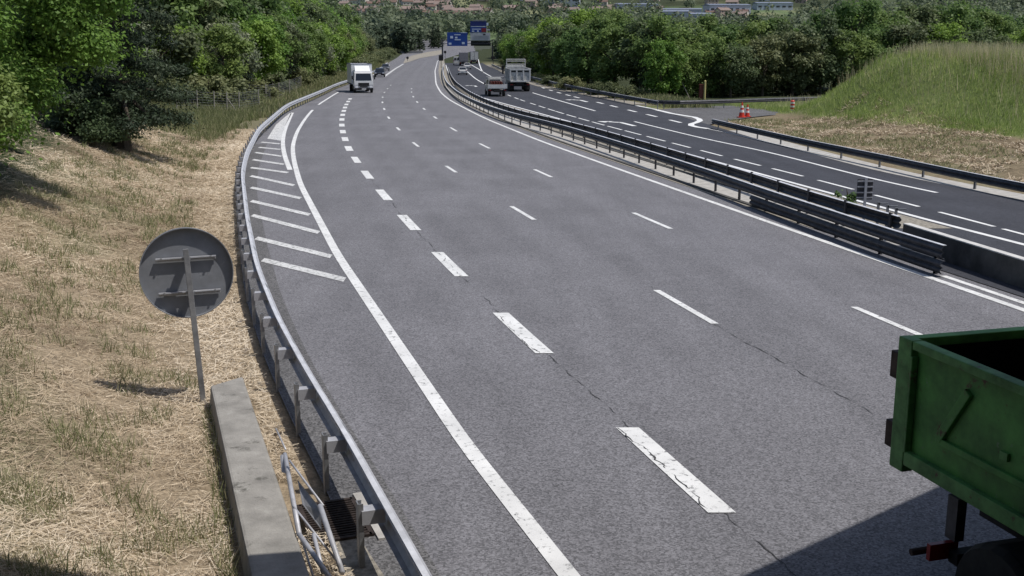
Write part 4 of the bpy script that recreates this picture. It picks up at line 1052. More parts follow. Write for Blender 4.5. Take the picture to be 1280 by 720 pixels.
# ------------------------------------------------------------------ vehicles (local +Y is forward)
def wheel(root, x, y, r, w, name='wheel'):
    mb = MB(); s = 1 if x > 0 else -1
    mb.lathe([(r*.62, -w/2), (r*.92, -w/2), (r, -w*.36), (r, w*.36), (r*.92, w/2), (r*.62, w/2)], 22, (x, y, r), 'x')
    t = mb.build('wheel', M['tyre'], root, smooth=False)
    mb = MB(); xo = x+s*(w/2-.012)
    pr = [(r*.60, -.03), (r*.60, .012), (r*.5, .0), (r*.3, -.02), (r*.14, .02), (.02, .022)]
    mb.lathe([(a_, h*s) for a_, h in pr], 18, (xo, y, r), 'x'); mb.build('rim', M['steel_dull'], t)
    return t
def slab(mb, P, n, th=.012):
    n = Vector(n).normalized()*th; P = [Vector(p) for p in P]; k = len(P)
    mb.add([p for p in P]+[p+n for p in P], [tuple(range(k-1, -1, -1)), tuple(range(k, 2*k))]+[(i, (i+1) % k, k+(i+1) % k, k+i) for i in range(k)])
def heading(f, y, back):
    sl = float(f(y+3)-f(y-3))/6; v = Vector((sl, 1, 0))*(-1 if back else 1); return math.atan2(-v.x, v.y)

def box_lorry(label, loc, rz):
    r = thing('box_lorry', label, 'lorry', loc, rz)
    w = 2.2
    mb = MB(); mb.prism([(3.0, .42), (3.05, .95), (3.0, 1.35), (2.72, 2.28), (2.45, 2.42), (1.35, 2.42), (1.3, .42)], -w/2, w/2, lambda z: .10*max(0, (z-1.3)/1.1)); mb.build('cab', M['white'], r, bevel=.05)
    mb = MB(); slab(mb, [(-.92, 2.985, 1.42), (.92, 2.985, 1.42), (.84, 2.745, 2.2), (-.84, 2.745, 2.2)], (0, 1, .3), .02); mb.build('windscreen', M['glass'], r)
    for s in (-1, 1):
        mb = MB(); slab(mb, [(s*1.075, 2.75, 1.45), (s*1.075, 1.75, 1.45), (s*1.025, 1.75, 2.12), (s*1.025, 2.58, 2.12)], (s, 0, .1), .02); mb.build('side_window', M['glass'], r)
        mb = MB(); mb.box((s*1.28, 2.85, 1.75), (.16, .10, .42)); mb.tube([(s*1.05, 2.75, 2.0), (s*1.28, 2.85, 1.9)], .02, 6); mb.build('mirror', M['chassis'], r)
        mb = MB(); mb.box((s*.82, 3.05, .66), (.34, .06, .18)); mb.build('headlight', M['lamp'], r, bevel=.02)
    mb = MB(); mb.prism([(2.95, .34), (3.10, .36), (3.12, .56), (3.0, .60), (2.95, .60)], -1.08, 1.08); mb.build('bumper', M['chassis'], r, bevel=.02)
    mb = MB(); mb.box((0, 3.045, .98), (1.25, .05, .36)); mb.box((0, 3.06, .72), (.9, .05, .1)); mb.build('grille', M['chassis'], r)
    mb = MB(); mb.box((0, 3.128, .46), (.5, .012, .12)); mb.build('number_plate', M['plate'], r)
    mb = MB(); mb.prism([(2.3, 2.44), (1.15, 3.08), (1.12, 2.44)], -.9, .9, lambda z: .1*(z-2.44)); mb.build('wind_deflector', M['box_white'], r, bevel=.03)
    mb = MB(); mb.box((0, -1.75, 2.10), (2.42, 5.6, 2.3)); mb.build('cargo_box', M['box_white'], r, bevel=.02)
    mb = MB(); mb.box((0, 1.0, 3.27), (2.46, .14, .06)); mb.box((0, -4.5, 3.27), (2.46, .14, .06)); 
    for s in (-1, 1): mb.box((s*1.2, -1.75, 3.27), (.06, 5.4, .06)); mb.box((s*1.225, -1.75, 1.0), (.04, 5.4, .1))
    mb.build('box_trim', M['box_blue'], r)
    mb = MB(); mb.box((0, -1.2, .72), (.9, 6.6, .3)); mb.box((0, -1.75, .9), (2.2, 5.3, .12)); mb.build('chassis', M['chassis'], r)
    for s in (-1, 1):
        wheel(r, s*.98, 2.1, .42, .26); wheel(r, s*.93, -2.3, .42, .42)
    return r
p = gp(451, 116.3); rz = heading(T3L, p.y, True)
fwd = Vector((-math.sin(rz), math.cos(rz), 0)); p0 = p-fwd*3.0
box_lorry('white box lorry driving towards the camera in the left lane', (p0.x, p0.y, 0), rz+R(7))

def tipper(label, loc, rz):
    r = thing('tipper_lorry', label, 'lorry', loc, rz); W = 2.5
    # open tipping body: floor z 1.15, sides to 2.55
    b = MB(); x0, x1, y0, y1, zf, zt = -1.24, 1.24, -3.1, 1.9, 1.25, 2.65
    for s in (-1, 1): b.prism([(y0, zf), (y1, zf), (y1, zt+.1), (y0, zt)], s*1.24-.04, s*1.24+.04)
    b.box((0, y1-.04, (zf+zt)/2+.1), (2.4, .08, zt-zf+.3)); b.box((0, -.6, zf), (2.4, 4.9, .1))
    b.build('tipping_body', M['white_dirty'], r, bevel=.015)
    b = MB()
    for s in (-1, 1):
        for k in range(5): b.box((s*1.30, -2.6+k*1.05, 1.95), (.05, .10, 1.3))
        b.box((s*1.30, -.6, zt), (.08, 4.9, .1))
    b.build('side_rib', M['white_dirty'], r)
    b = MB(); b.prism([(-3.1, 1.12), (-3.05, 1.12), (-3.05, 2.62), (-3.12, 2.62)], -1.22, 1.22); t = b.build('tailgate', M['white_dirty'], r)
    b = MB()
    b.box((0, -3.15, 2.58), (2.46, .1, .14)); b.box((0, -3.15, 1.2), (2.3, .1, .16))
    for x in (-1.17, -.40, .40, 1.17): b.box((x, -3.15, 1.9), (.16, .09, 1.3))
    b.build('tailgate_frame', M['white'], t, bevel=.015)
    b = MB()
    for x in (-.78, 0, .78): b.box((x, -3.128, 2.36), (.56, .02, .16))
    b.build('tailgate_recess', M['chassis'], t)
    b = MB(); b.box((0, -.6, 2.2), (2.3, 4.7, .5)); b.build('load', M['chassis'], r, bevel=.1)
    b = MB(); b.prism([(4.1, .55), (4.15, 1.3), (3.95, 2.75), (3.7, 2.95), (2.35, 2.95), (2.3, .55)], -1.2, 1.2, lambda z: .08*max(0, (z-1.4)/1.5)); b.build('cab', M['white'], r, bevel=.06)
    b = MB(); slab(b, [(-.75, 2.29, 2.0), (.75, 2.29, 2.0), (.72, 2.32, 2.7), (-.72, 2.32, 2.7)], (0, -1, 0), .02); b.build('rear_window', M['glass'], r)
    b = MB(); slab(b, [(-1, 4.09, 1.75), (1, 4.09, 1.75), (.95, 3.97, 2.65), (-.95, 3.97, 2.65)], (0, 1, .1), .02); b.build('windscreen', M['glass'], r)
    for s in (-1, 1):
        b = MB(); b.box((s*1.42, 3.9, 2.2), (.18, .12, .6)); b.tube([(s*1.15, 3.8, 2.6), (s*1.42, 3.9, 2.5)], .025, 6); b.build('mirror', M['chassis'], r)
    # cab guard: open frame above the cab
    b = MB()
    for s in (-1, 1): b.tube([(s*1.15, 1.95, 2.6), (s*1.15, 1.95, 3.72)], .05, 6); b.tube([(s*1.15, 1.95, 3.72), (s*1.0, 3.4, 3.72)], .04, 6)
    for z in (3.72, 3.5, 3.12): b.tube([(-1.15, 1.95, z), (1.15, 1.95, z)], .045, 6)
    b.build('cab_guard', M['white'], r)
    b = MB(); b.box((0, .3, .95), (.95, 6.8, .3)); b.box((0, -2.95, .72), (2.3, .12, .2)); b.box((0, -2.2, 1.08), (1.6, 1.0, .2)); b.build('chassis', M['chassis'], r)
    for s in (-1, 1):
        b = MB(); b.box((s*.95, -2.75, .55), (.55, .02, .6)); b.build('mud_flap', M['tyre'], r)
        b = MB(); b.box((s*.98, -3.02, .82), (.32, .05, .13)); b.build('tail_light', M['redlamp'], r)
        for y in (-.8, -2.15): wheel(r, s*.95, y, .5, .55)
        wheel(r, s*1.05, 3.1, .5, .32)
    return r
p = gp(650, 114.6); rz = heading(RD2, p.y, False); fwd = Vector((-math.sin(rz), math.cos(rz), 0)); p0 = p+fwd*3.1
tipper('white tipper lorry with ribbed tailgate driving away in the right lane', (p0.x, p0.y, .004), rz)

def pickup(label, loc, rz):
    r = thing('pickup_truck', label, 'pickup truck', loc, rz)
    b = MB(); b.prism([(2.5, .45), (2.55, .85), (2.4, 1.08), (1.55, 1.18), (.95, 1.82), (.75, 1.90), (-.18, 1.90), (-.22, .45)], -.86, .86, lambda z: .14*max(0, (z-1.1)/.8)); b.build('cab', M['white_dirty'], r, bevel=.05)
    b = MB(); slab(b, [(-.62, -.225, 1.25), (.62, -.225, 1.25), (.56, -.19, 1.74), (-.56, -.19, 1.74)], (0, -1, .05), .015); b.build('rear_window', M['glass'], r)
    b = MB(); slab(b, [(-.72, 1.50, 1.24), (.72, 1.50, 1.24), (.64, .99, 1.78), (-.64, .99, 1.78)], (0, .7, .7), .015); b.build('windscreen', M['glass'], r)
    for s in (-1, 1):
        b = MB(); slab(b, [(s*.85, 1.3, 1.2), (s*.85, .1, 1.2), (s*.75, .1, 1.74), (s*.75, .85, 1.74)], (s, 0, .15), .015); b.build('side_window', M['glass'], r)
        b = MB(); b.box((s*1.0, 1.2, 1.25), (.18, .1, .2)); b.build('mirror', M['chassis'], r)
    b = MB(); b.box((0, -1.75, .86), (2.05, 2.9, .08)); b.box((0, -.34, 1.05), (2.05, .05, .34)); 
    for s in (-1, 1): b.box((s*1.02, -1.75, 1.07), (.045, 2.8, .38))
    b.build('dropside_bed', M['white_dirty'], r, bevel=.01)
    b = MB(); b.box((0, -3.2, 1.07), (2.08, .05, .40)); b.build('tailboard', M['white'], r, bevel=.01)
    b = MB()
    for s in (-1, 1): b.tube([(s*.98, -.38, 1.2), (s*.98, -.38, 2.02)], .03, 6)
    b.tube([(-.98, -.38, 2.02), (.98, -.38, 2.02)], .03, 6); b.tube([(-.98, -.38, 1.7), (.98, -.38, 1.7)], .02, 6); b.build('headboard', M['steel_dull'], r)
    b = MB(); b.box((0, -.9, .6), (.8, 5.4, .22)); b.box((0, -3.1, .62), (1.7, .1, .14)); b.build('chassis', M['chassis'], r)
    for s in (-1, 1):
        b = MB(); b.box((s*.82, -3.16, .68), (.26, .05, .11)); b.build('tail_light', M['redlamp'], r)
        wheel(r, s*.80, 1.75, .34, .22); wheel(r, s*.78, -2.0, .34, .3)
    b = MB(); b.box((0, -3.165, .5), (.5, .015, .11)); b.build('number_plate', M['plate'], r)
    return r
p = gp(622, 120.8); rz = heading(RD1, p.y, False); fwd = Vector((-math.sin(rz), math.cos(rz), 0)); p0 = p+fwd*3.2
pickup('white dropside pickup with red barriers in its bed, beside the tipper', (p0.x, p0.y, .004), rz)
q = Vector((p0.x, p0.y, 0))-fwd*1.6
cg = thing('plastic_barrier', 'stack of red plastic barriers carried in the bed of the pickup', 'plastic barriers', (q.x, q.y, .906), rz)
b = MB()
for k in range(5): b.box((-.55+k*.27, random.uniform(-.1, .1), .36), (.12, 1.9, .62+random.uniform(-.1, .1)))
b.build('panel', M['redcargo'], cg, bevel=.03)
b = MB(); b.box((.1, -.1, .05), (1.7, 2.1, .09)); b.build('foot', M['chassis'], cg)

def car(label, loc, rz, paint, s=1.0):
    r = thing('car', label, 'car', loc, rz); r.scale = (s, s, s)
    b = MB(); b.prism([(2.1, .28), (2.15, .55), (2.0, .78), (1.0, .95), (-1.95, .98), (-2.1, .85), (-2.12, .35), (-1.9, .26)], -.88, .88, lambda z: .05*max(0, (z-.6)/.4)); b.build('body', M[paint], r, bevel=.06)
    b = MB(); b.prism([(1.0, .94), (.25, 1.42), (-.1, 1.48), (-1.2, 1.46), (-1.95, .96)], -.80, .80, lambda z: .20*max(0, (z-.94)/.5)); b.build('roof', M[paint], r, bevel=.04)
    b = MB(); slab(b, [(-.70, .98, .99), (.70, .98, .99), (.56, .30, 1.41), (-.56, .30, 1.41)], (0, .5, .8), .012); b.build('windscreen', M['glass'], r)
    b = MB(); slab(b, [(-.70, -1.93, 1.0), (.70, -1.93, 1.0), (.56, -1.27, 1.42), (-.56, -1.27, 1.42)], (0, -.5, .7), .012); b.build('rear_window', M['glass'], r)
    for k in (-1, 1):
        b = MB(); slab(b, [(k*.80, .80, 1.0), (k*.80, -1.6, 1.0), (k*.625, -1.15, 1.41), (k*.625, .2, 1.41)], (k, 0, .4), .012); b.build('side_window', M['glass'], r)
        b = MB(); b.box((k*.66, 2.06, .68), (.32, .12, .13)); b.build('headlight', M['lamp'], r)
        b = MB(); b.box((k*.70, -2.09, .80), (.26, .08, .15)); b.build('tail_light', M['redlamp'], r)
        b = MB(); b.box((k*.95, .75, 1.0), (.16, .1, .12)); b.build('mirror', M[paint], r)
        wheel(r, k*.78, 1.35, .31, .2); wheel(r, k*.78, -1.3, .31, .2)
    b = MB(); b.box((0, -2.125, .62), (.5, .02, .11)); b.box((0, 2.135, .45), (.5, .02, .11)); b.build('number_plate', M['plate'], r)
    b = MB(); b.box((0, 2.10, .55), (.9, .06, .14)); b.box((0, -2.08, .34), (1.5, .08, .14)); b.build('lower_trim', M['chassis'], r)
    return r
def put(px, py, f, back, half):
    p = gp(px, py); rz = heading(f, p.y, back); fw = Vector((-math.sin(rz), math.cos(rz), 0)); q = p-fw*half*(1 if back else -1); return (q.x, q.y, float(base(q.y))+.004), rz
l, rz = put(474.3, 96.5, far_edge, True, 2.1); car('black car leading on the slip road behind the box lorry', l, rz, 'black_paint', 1.05)
l, rz = put(481.5, 88.5, far_edge, True, 2.1); car('grey car following on the slip road, farthest on the left', l, rz, 'silver_paint', 1.0)
l, rz = put(578.5, 93.8, RD1, False, 2.1); car('white hatchback driving away ahead of the pickup', l, rz, 'white')
l, rz = put(584.2, 86.6, RD1, False, 2.1); car('small white car between the white hatchback and the trailer lorries', l, rz, 'white')
def trailer_lorry(label, loc, rz, skin, door, w=2.5, h=3.7, ln=9.0):
    r = thing('trailer_lorry', label, 'lorry', loc, rz)
    b = MB(); b.box((0, 0, 1.1+(h-1.1)/2), (w, ln, h-1.1)); b.build('cargo_box', M[skin], r, bevel=.03)
    for s in (-1, 1):
        b = MB(); b.box((s*w*.245, -ln/2-.02, 1.15+(h-1.2)/2), (w*.45, .03, h-1.3)); b.build('rear_door', M[door], r, bevel=.008)
    b = MB(); b.box((0, 0, .92), (1.0, ln+2.5, .28)); b.box((0, -ln/2+.05, .6), (2.3, .1, .2)); b.build('chassis', M['chassis'], r)
    b = MB(); b.prism([(ln/2+2.3, .5), (ln/2+2.35, 1.3), (ln/2+2.1, 2.9), (ln/2+.5, 3.1), (ln/2+.45, .5)], -1.2, 1.2, lambda z: .06*max(0, z-1.5)); b.build('cab', M['white'], r, bevel=.05)
    for s in (-1, 1):
        b = MB(); b.box((s*1.0, -ln/2-.02, .78), (.34, .05, .14)); b.build('tail_light', M['redlamp'], r)
        for y in (-ln/2+1.2, -ln/2+2.5, ln/2+1.4): wheel(r, s*.98, y, .5, .4)
        b = MB(); b.box((s*1.38, ln/2+2.1, 2.1), (.2, .12, .6)); b.build('mirror', M['chassis'], r)
    return r
l, rz = put(580, 82.3, RD1, False, 4.5); trailer_lorry('dark grey box lorry ahead in the overtaking lane', l, rz, 'box_grey', 'box_grey')
l, rz = put(593, 79.8, RD2, False, 4.5); trailer_lorry('white-doored trailer lorry farthest ahead in the right lane', l, rz, 'box_blue', 'white_dirty')
def van(label, loc, rz):
    r = thing('van', label, 'van', loc, rz)
    b = MB(); b.prism([(2.6, .35), (2.65, .9), (1.9, 1.25), (1.3, 2.2), (.9, 2.4), (-2.5, 2.4), (-2.6, .4)], -.98, .98, lambda z: .12*max(0, (z-1.1)/1.3)); b.build('body', M['white_dirty'], r, bevel=.06)
    for s in (-1, 1):
        b = MB(); b.box((s*.42, -2.585, 1.75), (.62, .02, .6)); b.build('rear_window', M['glass'], r)
        b = MB(); b.box((s*.9, -2.6, 1.2), (.12, .04, .5)); b.build('tail_light', M['redlamp'], r)
        wheel(r, s*.86, 1.7, .34, .22); wheel(r, s*.86, -1.7, .34, .22)
    return r
l, rz = put(571, 81.3, REDGE, False, 2.6); van('pale van alongside the dark grey box lorry', l, rz)

# ------------------------------------------------------------------ green skip lorry passing under the bridge
def skip_lorry(label):
    ys = 9.90; corner = atdepth(1125, 500, ys); cx = corner.x
    ax_f = Vector((.27, -.963, 0)); rz = math.atan2(-ax_f.x, ax_f.y)
    # local frame: +Y forward, +X to the vehicle's right (which faces the camera/left side of picture)
    rgt = Vector((ax_f.y, -ax_f.x, 0)); 
    W = 2.5; RL = 6.2
    # rear right corner (towards camera) at (cx, ys): centre of rear edge is W/2 to the left
    rear_c = Vector((cx, ys, 0))-rgt*(W/2)
    org = rear_c+ax_f*(RL/2)
    r = thing('skip_lorry', label, 'lorry', (org.x, org.y, 0), rz)
    yr = -RL/2; yf = RL/2-.6; zb, zt = 1.34, 2.53
    X = W/2
    sk = thing('skip_container', 'open-topped green steel container carried on the lorry at bottom right', 'container', (org.x, org.y, 0), rz)
    b = MB()
    for s in (-1, 1): b.box((s*(X-.03), (yr+yf)/2, (zb+zt)/2), (.05, yf-yr-.06, zt-zb))
    b.box((0, yf-.03, (zb+zt)/2), (W-.1, .05, zt-zb)); b.build('side_wall', M['skip'], sk)
    b = MB(); b.box((0, (yr+yf)/2, zb+.03), (W-.12, yf-yr-.1, .06)); b.build('floor', M['dark_bed'], sk)
    b = MB()
    for s in (-1, 1): b.box((s*(X-.062), (yr+yf)/2+.02, (zb+zt)/2+.03), (.012, yf-yr-.2, zt-zb-.12))
    b.box((0, yf-.064, (zb+zt)/2+.03), (W-.15, .012, zt-zb-.12)); b.box((0, yr+.085, (zb+zt)/2+.02), (W-.15, .012, zt-zb-.1)); b.build('inside_shade', M['dark_bed'], sk)  # near-black sheets painting in the shade on the inner walls
    for s in (-1, 1):
        b = MB(); b.box((s*(X-.0), yr+.09, (zb+zt)/2-.03), (.12, .20, zt-zb+.10)); b.box((s*(X+.035), yr+.21, (zb+zt)/2), (.07, .03, zt-zb-.25)); b.build('corner_post', M['skip_frame'], sk, bevel=.012)
        b = MB(); b.box((s*(X-.0), (yr+yf)/2+.1, zt-.02), (.12, yf-yr-.2, .08)); b.build('top_rail', M['skip_frame'], sk, bevel=.012)
        b = MB(); b.prism([(yr+.2, zb+.0), (yf, zb+.0), (yf, zb+.14), (yr+.2, zb+.14)], s*X-.03, s*X+.06); b.build('bottom_rail', M['skip_frame'], sk, bevel=.01)
        # recessed panel outline: diagonal rib and lower ledge
        for y0_, z0_, y1_, z1_ in ((yr+.62, zb+.40, yr+.96, zb+.95),):
            v = Vector((0, y1_-y0_, z1_-z0_)); Lr = v.length; v.normalize()
            tl = Matrix((Vector((1, 0, 0)), Vector((0, -v.z, v.y)), v)).transposed()
            b = MB(); b.box((s*(X+.014), (y0_+y1_)/2, (z0_+z1_)/2), (.05, .09, Lr), tilt=tl); b.build('rib', M['skip'], sk, bevel=.01)
        b = MB(); b.prism([(yr+.6, zb+.36), (yf-.2, zb+.36), (yf-.2, zb+.42), (yr+.6, zb+.42)], s*X-.02, s*X+.035); b.build('ledge', M['skip'], sk, bevel=.008)
        b = MB(); b.box((s*(X+.0), yr+1.45, zb+.55), (.05, .09, .07)); b.build('lug', M['skip_frame'], sk)
        b = MB(); b.box((s*(X+.0), yf-.6, zb+.9), (.06, .2, .12)); b.build('lug', M['skip_frame'], sk)
        for z in (zb+.22, zt-.28):
            b = MB(); b.box((s*(X-.03), yr-.06, z), (.16, .13, .26)); b.build('hinge', M['rust'], sk, bevel=.01)
    b = MB(); b.box((0, yr+.04, (zb+zt)/2-.02), (W-.14, .06, zt-zb-.02)); b.box((0, yr+.05, zt-.03), (W-.1, .12, .09)); b.build('rear_door', M['skip'], sk, bevel=.01)
    # chassis, wheels, cab
    b = MB(); b.box((0, .9, .92), (.95, RL+1.2, .30)); b.box((0, yr+.95, 1.10), (1.3, .5, .18)); b.box((0, yr+.75, .62), (2.2, .12, .12)); b.build('chassis', M['chassis'], r)
    for s in (-1, 1):
        b = MB(); b.box((s*1.0, yr+.62, .95), (.10, .14, .42)); b.build('support', M['steel_dark'], r)
        b = MB(); b.box((s*1.15, yr+.66, .66), (.30, .05, .16)); b.build('tail_light', M['redlamp'], r)
        b = MB(); b.tube([(s*1.0, yr+.5, .60), (s*1.35, yr+.48, .58)], .035, 8); b.build('marker_arm', M['rust'], r)
        b = MB(); n = 10; vs = []
        for k in range(n+1):
            a_ = math.pi*(.50+.48*k/n); vs += [(s*.72, yr+1.5-math.cos(a_)*.66, .5+math.sin(a_)*.62), (s*1.25, yr+1.5-math.cos(a_)*.66, .5+math.sin(a_)*.62)]
        b.add(vs, [(2*k, 2*k+1, 2*k+3, 2*k+2) for k in range(n)]); b.build('mudguard', M['tyre'], r)
        for y in (yr+1.42, yr+2.8): wheel(r, s*.97, y, .52, .5)
        wheel(r, s*1.05, RL/2+1.6, .52, .32)
        b = MB(); b.box((s*1.42, RL/2+2.4, 2.2), (.2, .12, .6)); b.build('mirror', M['chassis'], r)
    y0_ = RL/2
    b = MB(); b.prism([(y0_+2.6, .5), (y0_+2.65, 1.3), (y0_+2.45, 2.7), (y0_+2.2, 2.95), (y0_+.55, 2.95), (y0_+.5, .5)], -1.22, 1.22, lambda z: .07*max(0, z-1.5)); b.build('cab', M['white'], r, bevel=.06)
    b = MB(); slab(b, [(-1.0, y0_+2.6, 1.7), (1.0, y0_+2.6, 1.7), (.95, y0_+2.47, 2.6), (-.95, y0_+2.47, 2.6)], (0, 1, .1), .03); b.build('windscreen', M['glass'], r)
skip_lorry('lorry chassis with black mudguard under the green container at bottom right')

# ------------------------------------------------------------------ overhead gantry and direction signs
def gantry():
    D = 400.0; zg = float(base(D))
    Lp, Rp = atdepth(553, 60, D), atdepth(615.5, 60, D)
    root = thing('sign_gantry', 'overhead gantry carrying stacked blue and white direction signs', 'sign gantry', ((Lp.x+Rp.x)/2, D, zg))
    cx = (Lp.x+Rp.x)/2
    for x in (Lp.x, Rp.x):
        b = MB(); b.box((x-cx, 0, 3.6), (.5, .5, 7.4)); b.build('column', M['steel_dark'], root, bevel=.03)
    zb_ = atdepth(600, 54.5, D).z-zg
    b = MB()
    for z in (zb_, zb_+1.1):
        for y in (-.5, .5): b.box((0, y, z), (Rp.x-Lp.x, .18, .18))
    for k in range(9): b.tube([(Lp.x-cx+(Rp.x-Lp.x)*k/9, -.5, zb_), (Lp.x-cx+(Rp.x-Lp.x)*(k+1)/9, -.5, zb_+1.1)], .06, 5)
    b.build('beam', M['steel_dark'], root)
    def panel(px0, py0, px1, py1, m, name='sign_panel', dy=-.9):
        A, B = atdepth(px0, py0, D), atdepth(px1, py1, D)
        b = MB(); b.box(((A.x+B.x)/2-cx, dy, (A.z+B.z)/2-zg), (B.x-A.x, .12, A.z-B.z)); return b.build(name, M[m], root, bevel=.02)
    def mark(par, px0, py0, px1, py1, m='signtext'):
        A, B = atdepth(px0, py0, D), atdepth(px1, py1, D)
        b = MB(); b.box(((A.x+B.x)/2-cx, -1.0, (A.z+B.z)/2-zg), (abs(B.x-A.x), .06, abs(A.z-B.z))); return b.build('lettering', M[m], par)
    s1 = panel(559, 40.5, 584.5, 57.5, 'blue')
    mark(s1, 576, 40.5, 584, 41.2); mark(s1, 563, 45, 566.5, 48); mark(s1, 568, 43, 576, 44); mark(s1, 569, 46, 572, 48); mark(s1, 568.5, 49, 576, 50.3); mark(s1, 561, 53.4, 564.5, 55.8); mark(s1, 577.5, 52.6, 581, 55.2)
    s2 = panel(588, 26.5, 608, 32.6, 'blue_dark'); mark(s2, 608.3, 28.5, 610.5, 32, 'signtext'); mark(s2, 592, 24.9, 608, 26.3, 'box_grey')
    s3 = panel(588, 33, 608, 40.6, 'blue'); mark(s3, 602, 35.2, 607.6, 40.2, 'signred'); mark(s3, 589, 33.0, 607, 33.6); mark(s3, 590, 36, 601, 36.9); mark(s3, 590, 38.3, 593, 39.6); mark(s3, 596.5, 38, 598.5, 39.8); mark(s3, 607.8, 36.3, 612.5, 38.2, 'signwhite')
    s4 = panel(588, 41, 612.8, 50.6, 'signwhite'); mark(s4, 604, 42.4, 607, 43.8, 'chassis'); mark(s4, 592, 44.8, 611, 45.3, 'box_grey'); mark(s4, 592, 47.2, 611, 47.6, 'box_grey')
    s5 = panel(588.5, 51, 613.5, 57.3, 'chassis', 'shaded_underside', -.3)  # dark panel painting the beam and shade beneath the signs
gantry()

# sign posts near the gantry
def post_sign(name, label, px, pyb, h, w, hh, shape='box', m='chassis'):
    p = gp(px, pyb); r = thing(name, label, 'road sign', p)
    b = MB(); b.tube([(0, 0, -.2), (0, 0, h)], .08, 8); b.build('post', M['steel_dark'], r)
    b = MB()
    if shape == 'box': b.box((0, -.12, h-hh/2-.2), (w, .12, hh))
    else: b.lathe([(w/2, -.03), (w/2, .03)], 20, (0, -.12, h-w/2), 'y')
    b.build('plate', M[m], r, bevel=.01); return r
post_sign('road_sign', 'dark square sign on the pole where the median begins, far away', 551.5, 85, 3.4, 1.15, 1.4)
post_sign('road_sign', 'small dark round sign just right of the median pole', 556.5, 74.5, 3.2, 1.0, 1.0, 'disc')
post_sign('road_sign', 'dark rectangular sign beside the gantry column, right of the road', 616.5, 83.5, 3.0, 1.1, .8)
post_sign('road_sign', 'small dark board on a post ahead of the tipper lorry', 628.5, 91, 1.6, .6, .7)
post_sign('road_sign', 'small dark sign on the grassy tip between slip road and carriageway', 509.5, 76.5, 1.6, .9, .9, 'disc')

# median marker board seen from behind and self-sown shrub
p = gp(1077, 283.0); 
p = atdepth(1078.5, 276, MEDF(0*1.0+33).item()*0+33.2) if False else gp(1078, 284)
r = thing('marker_board', 'small square marker board seen from behind in the median', 'road sign', (p.x, p.y, 0))
k = p.y/CF/.97
b = MB(); b.box((0, -.05, .72), (.07, .05, 1.5)); b.build('post', M['steel'], r)
b = MB(); b.box((0, .03, 1.12), (.46, .02, .60)); pl = b.build('plate', M['steel_dark'], r)
for z in (.88, 1.03, 1.20, 1.36):
    b = MB(); b.box((0, 0.0, z), (.46, .04, .035)); b.build('bracket', M['steel'], r)
pb = gp(1057, 274)
r = near_tree('small leafy shrub growing in the median beside the marker board', pb.x, pb.y, 1.25, .5, 1500, .05, 'leaf_mid', 'bush', 777); r['category'] = 'shrub'; r.name = 'shrub'; r.location.z = 0
# short posts next to the barrier end
for px, py, h in ((1096, 284, .75), (1107.5, 288, .75), (1118, 292, .75)):
    q = gp(px, py); b = MB(); b.box((0, 0, h/2), (.07, .05, h)); b.box((.14, .0, h-.05), (.3, .05, .05))
    tag(b.build('steel_post', M['steel_dull'], loc=(q.x, q.y, 0)), 'short steel post with arm between the median rails and the concrete barrier', 'post', 'short posts by the barrier end')

# traffic cones and markers on the service road
def cone(label, px, py, h=.95):
    p = gp(px, py); r = thing('traffic_cone', label, 'traffic cone', (p.x, p.y, .008)); s = h/.95
    b = MB(); b.box((0, 0, .03), (.5*s, .5*s, .06)); b.build('base', M['cone'], r, bevel=.01)
    b = MB(); b.lathe([(.19*s, .06), (.035*s, h)], 18); b.build('body', M['cone'], r, smooth=False)
    for z0, z1 in ((.32, .48), (.6, .74)):
        z0 *= s; z1 *= s
        rr = lambda z: .19*s-(.155*s)*(z-.06)/(h-.06)+.004
        b = MB(); b.lathe([(rr(z0), z0), (rr(z1), z1)], 18); b.build('band', M['coneband'], r)
cone('taller left traffic cone of the pair on the service road', 927.0, 147.0, 1.15); cone('shorter right traffic cone of the pair on the service road', 934.0, 146.3, .95)
def striped(label, px, py):
    p = gp(px, py); r = thing('marker_post', label, 'marker post', (p.x, p.y, .008))
    b = MB(); b.lathe([(.22, 0), (.24, .05), (.16, .08), (.16, 1.0), (.08, 1.08)], 16); b.build('body', M['cone'], r)
    for z in (.22, .52, .80):
        b = MB(); b.lathe([(.166, z), (.166, z+.14)], 16); b.build('band', M['coneband'], r)
striped('red and white striped marker post at the left end of the mound', 990, 142.5)
q = gp(999, 141.5); b = MB(); b.lathe([(.3, 0), (.42, .12), (.38, .35), (.2, .48), (.05, .5)], 9, (0, 0, 0)); o = b.build('boulder', M['stone'], loc=(q.x, q.y, 0)); o.scale = (1.3, .8, 1); tag(o, 'pale rounded boulder beside the striped marker post', 'boulder')
q = gp(879, 125.5); b = MB(); b.box((0, 0, .75), (.5, .35, 1.5)); b.box((0, 0, 1.52), (.56, .4, .06)); b.box((0, -.18, .8), (.4, .02, 1.1)); tag(b.build('utility_cabinet', M['redcargo'], loc=(q.x, q.y+1.2, 0), bevel=.02), 'red cabinet standing behind the guardrail by the yellow post', 'cabinet')
q = gp(882.5, 125.5); b = MB(); b.tube([(0, 0, -.2), (0, 0, 1.85)], .11, 10); b.lathe([(.12, 1.85), (.06, 1.95)], 10); tag(b.build('yellow_post', M['yellow'], loc=(q.x, q.y+.9, 0)), 'stout yellow post beside the red cabinet', 'post')
for px, py, ln, h, lab in ((833, 121, 0, 2.1, 'upright pale post at the foot of the right wood'), (863, 123, -.9, 1.6, 'leaning pale post left of the red cabinet'), (799, 117, 0, 1.6, 'short grey post behind the far guardrail')):
    q = gp(px, py); b = MB(); b.tube([(0, 0, -.2), (ln, 0, h)], .05, 7); tag(b.build('wooden_post', M['wood'], loc=(q.x, q.y, 0)), lab, 'post')

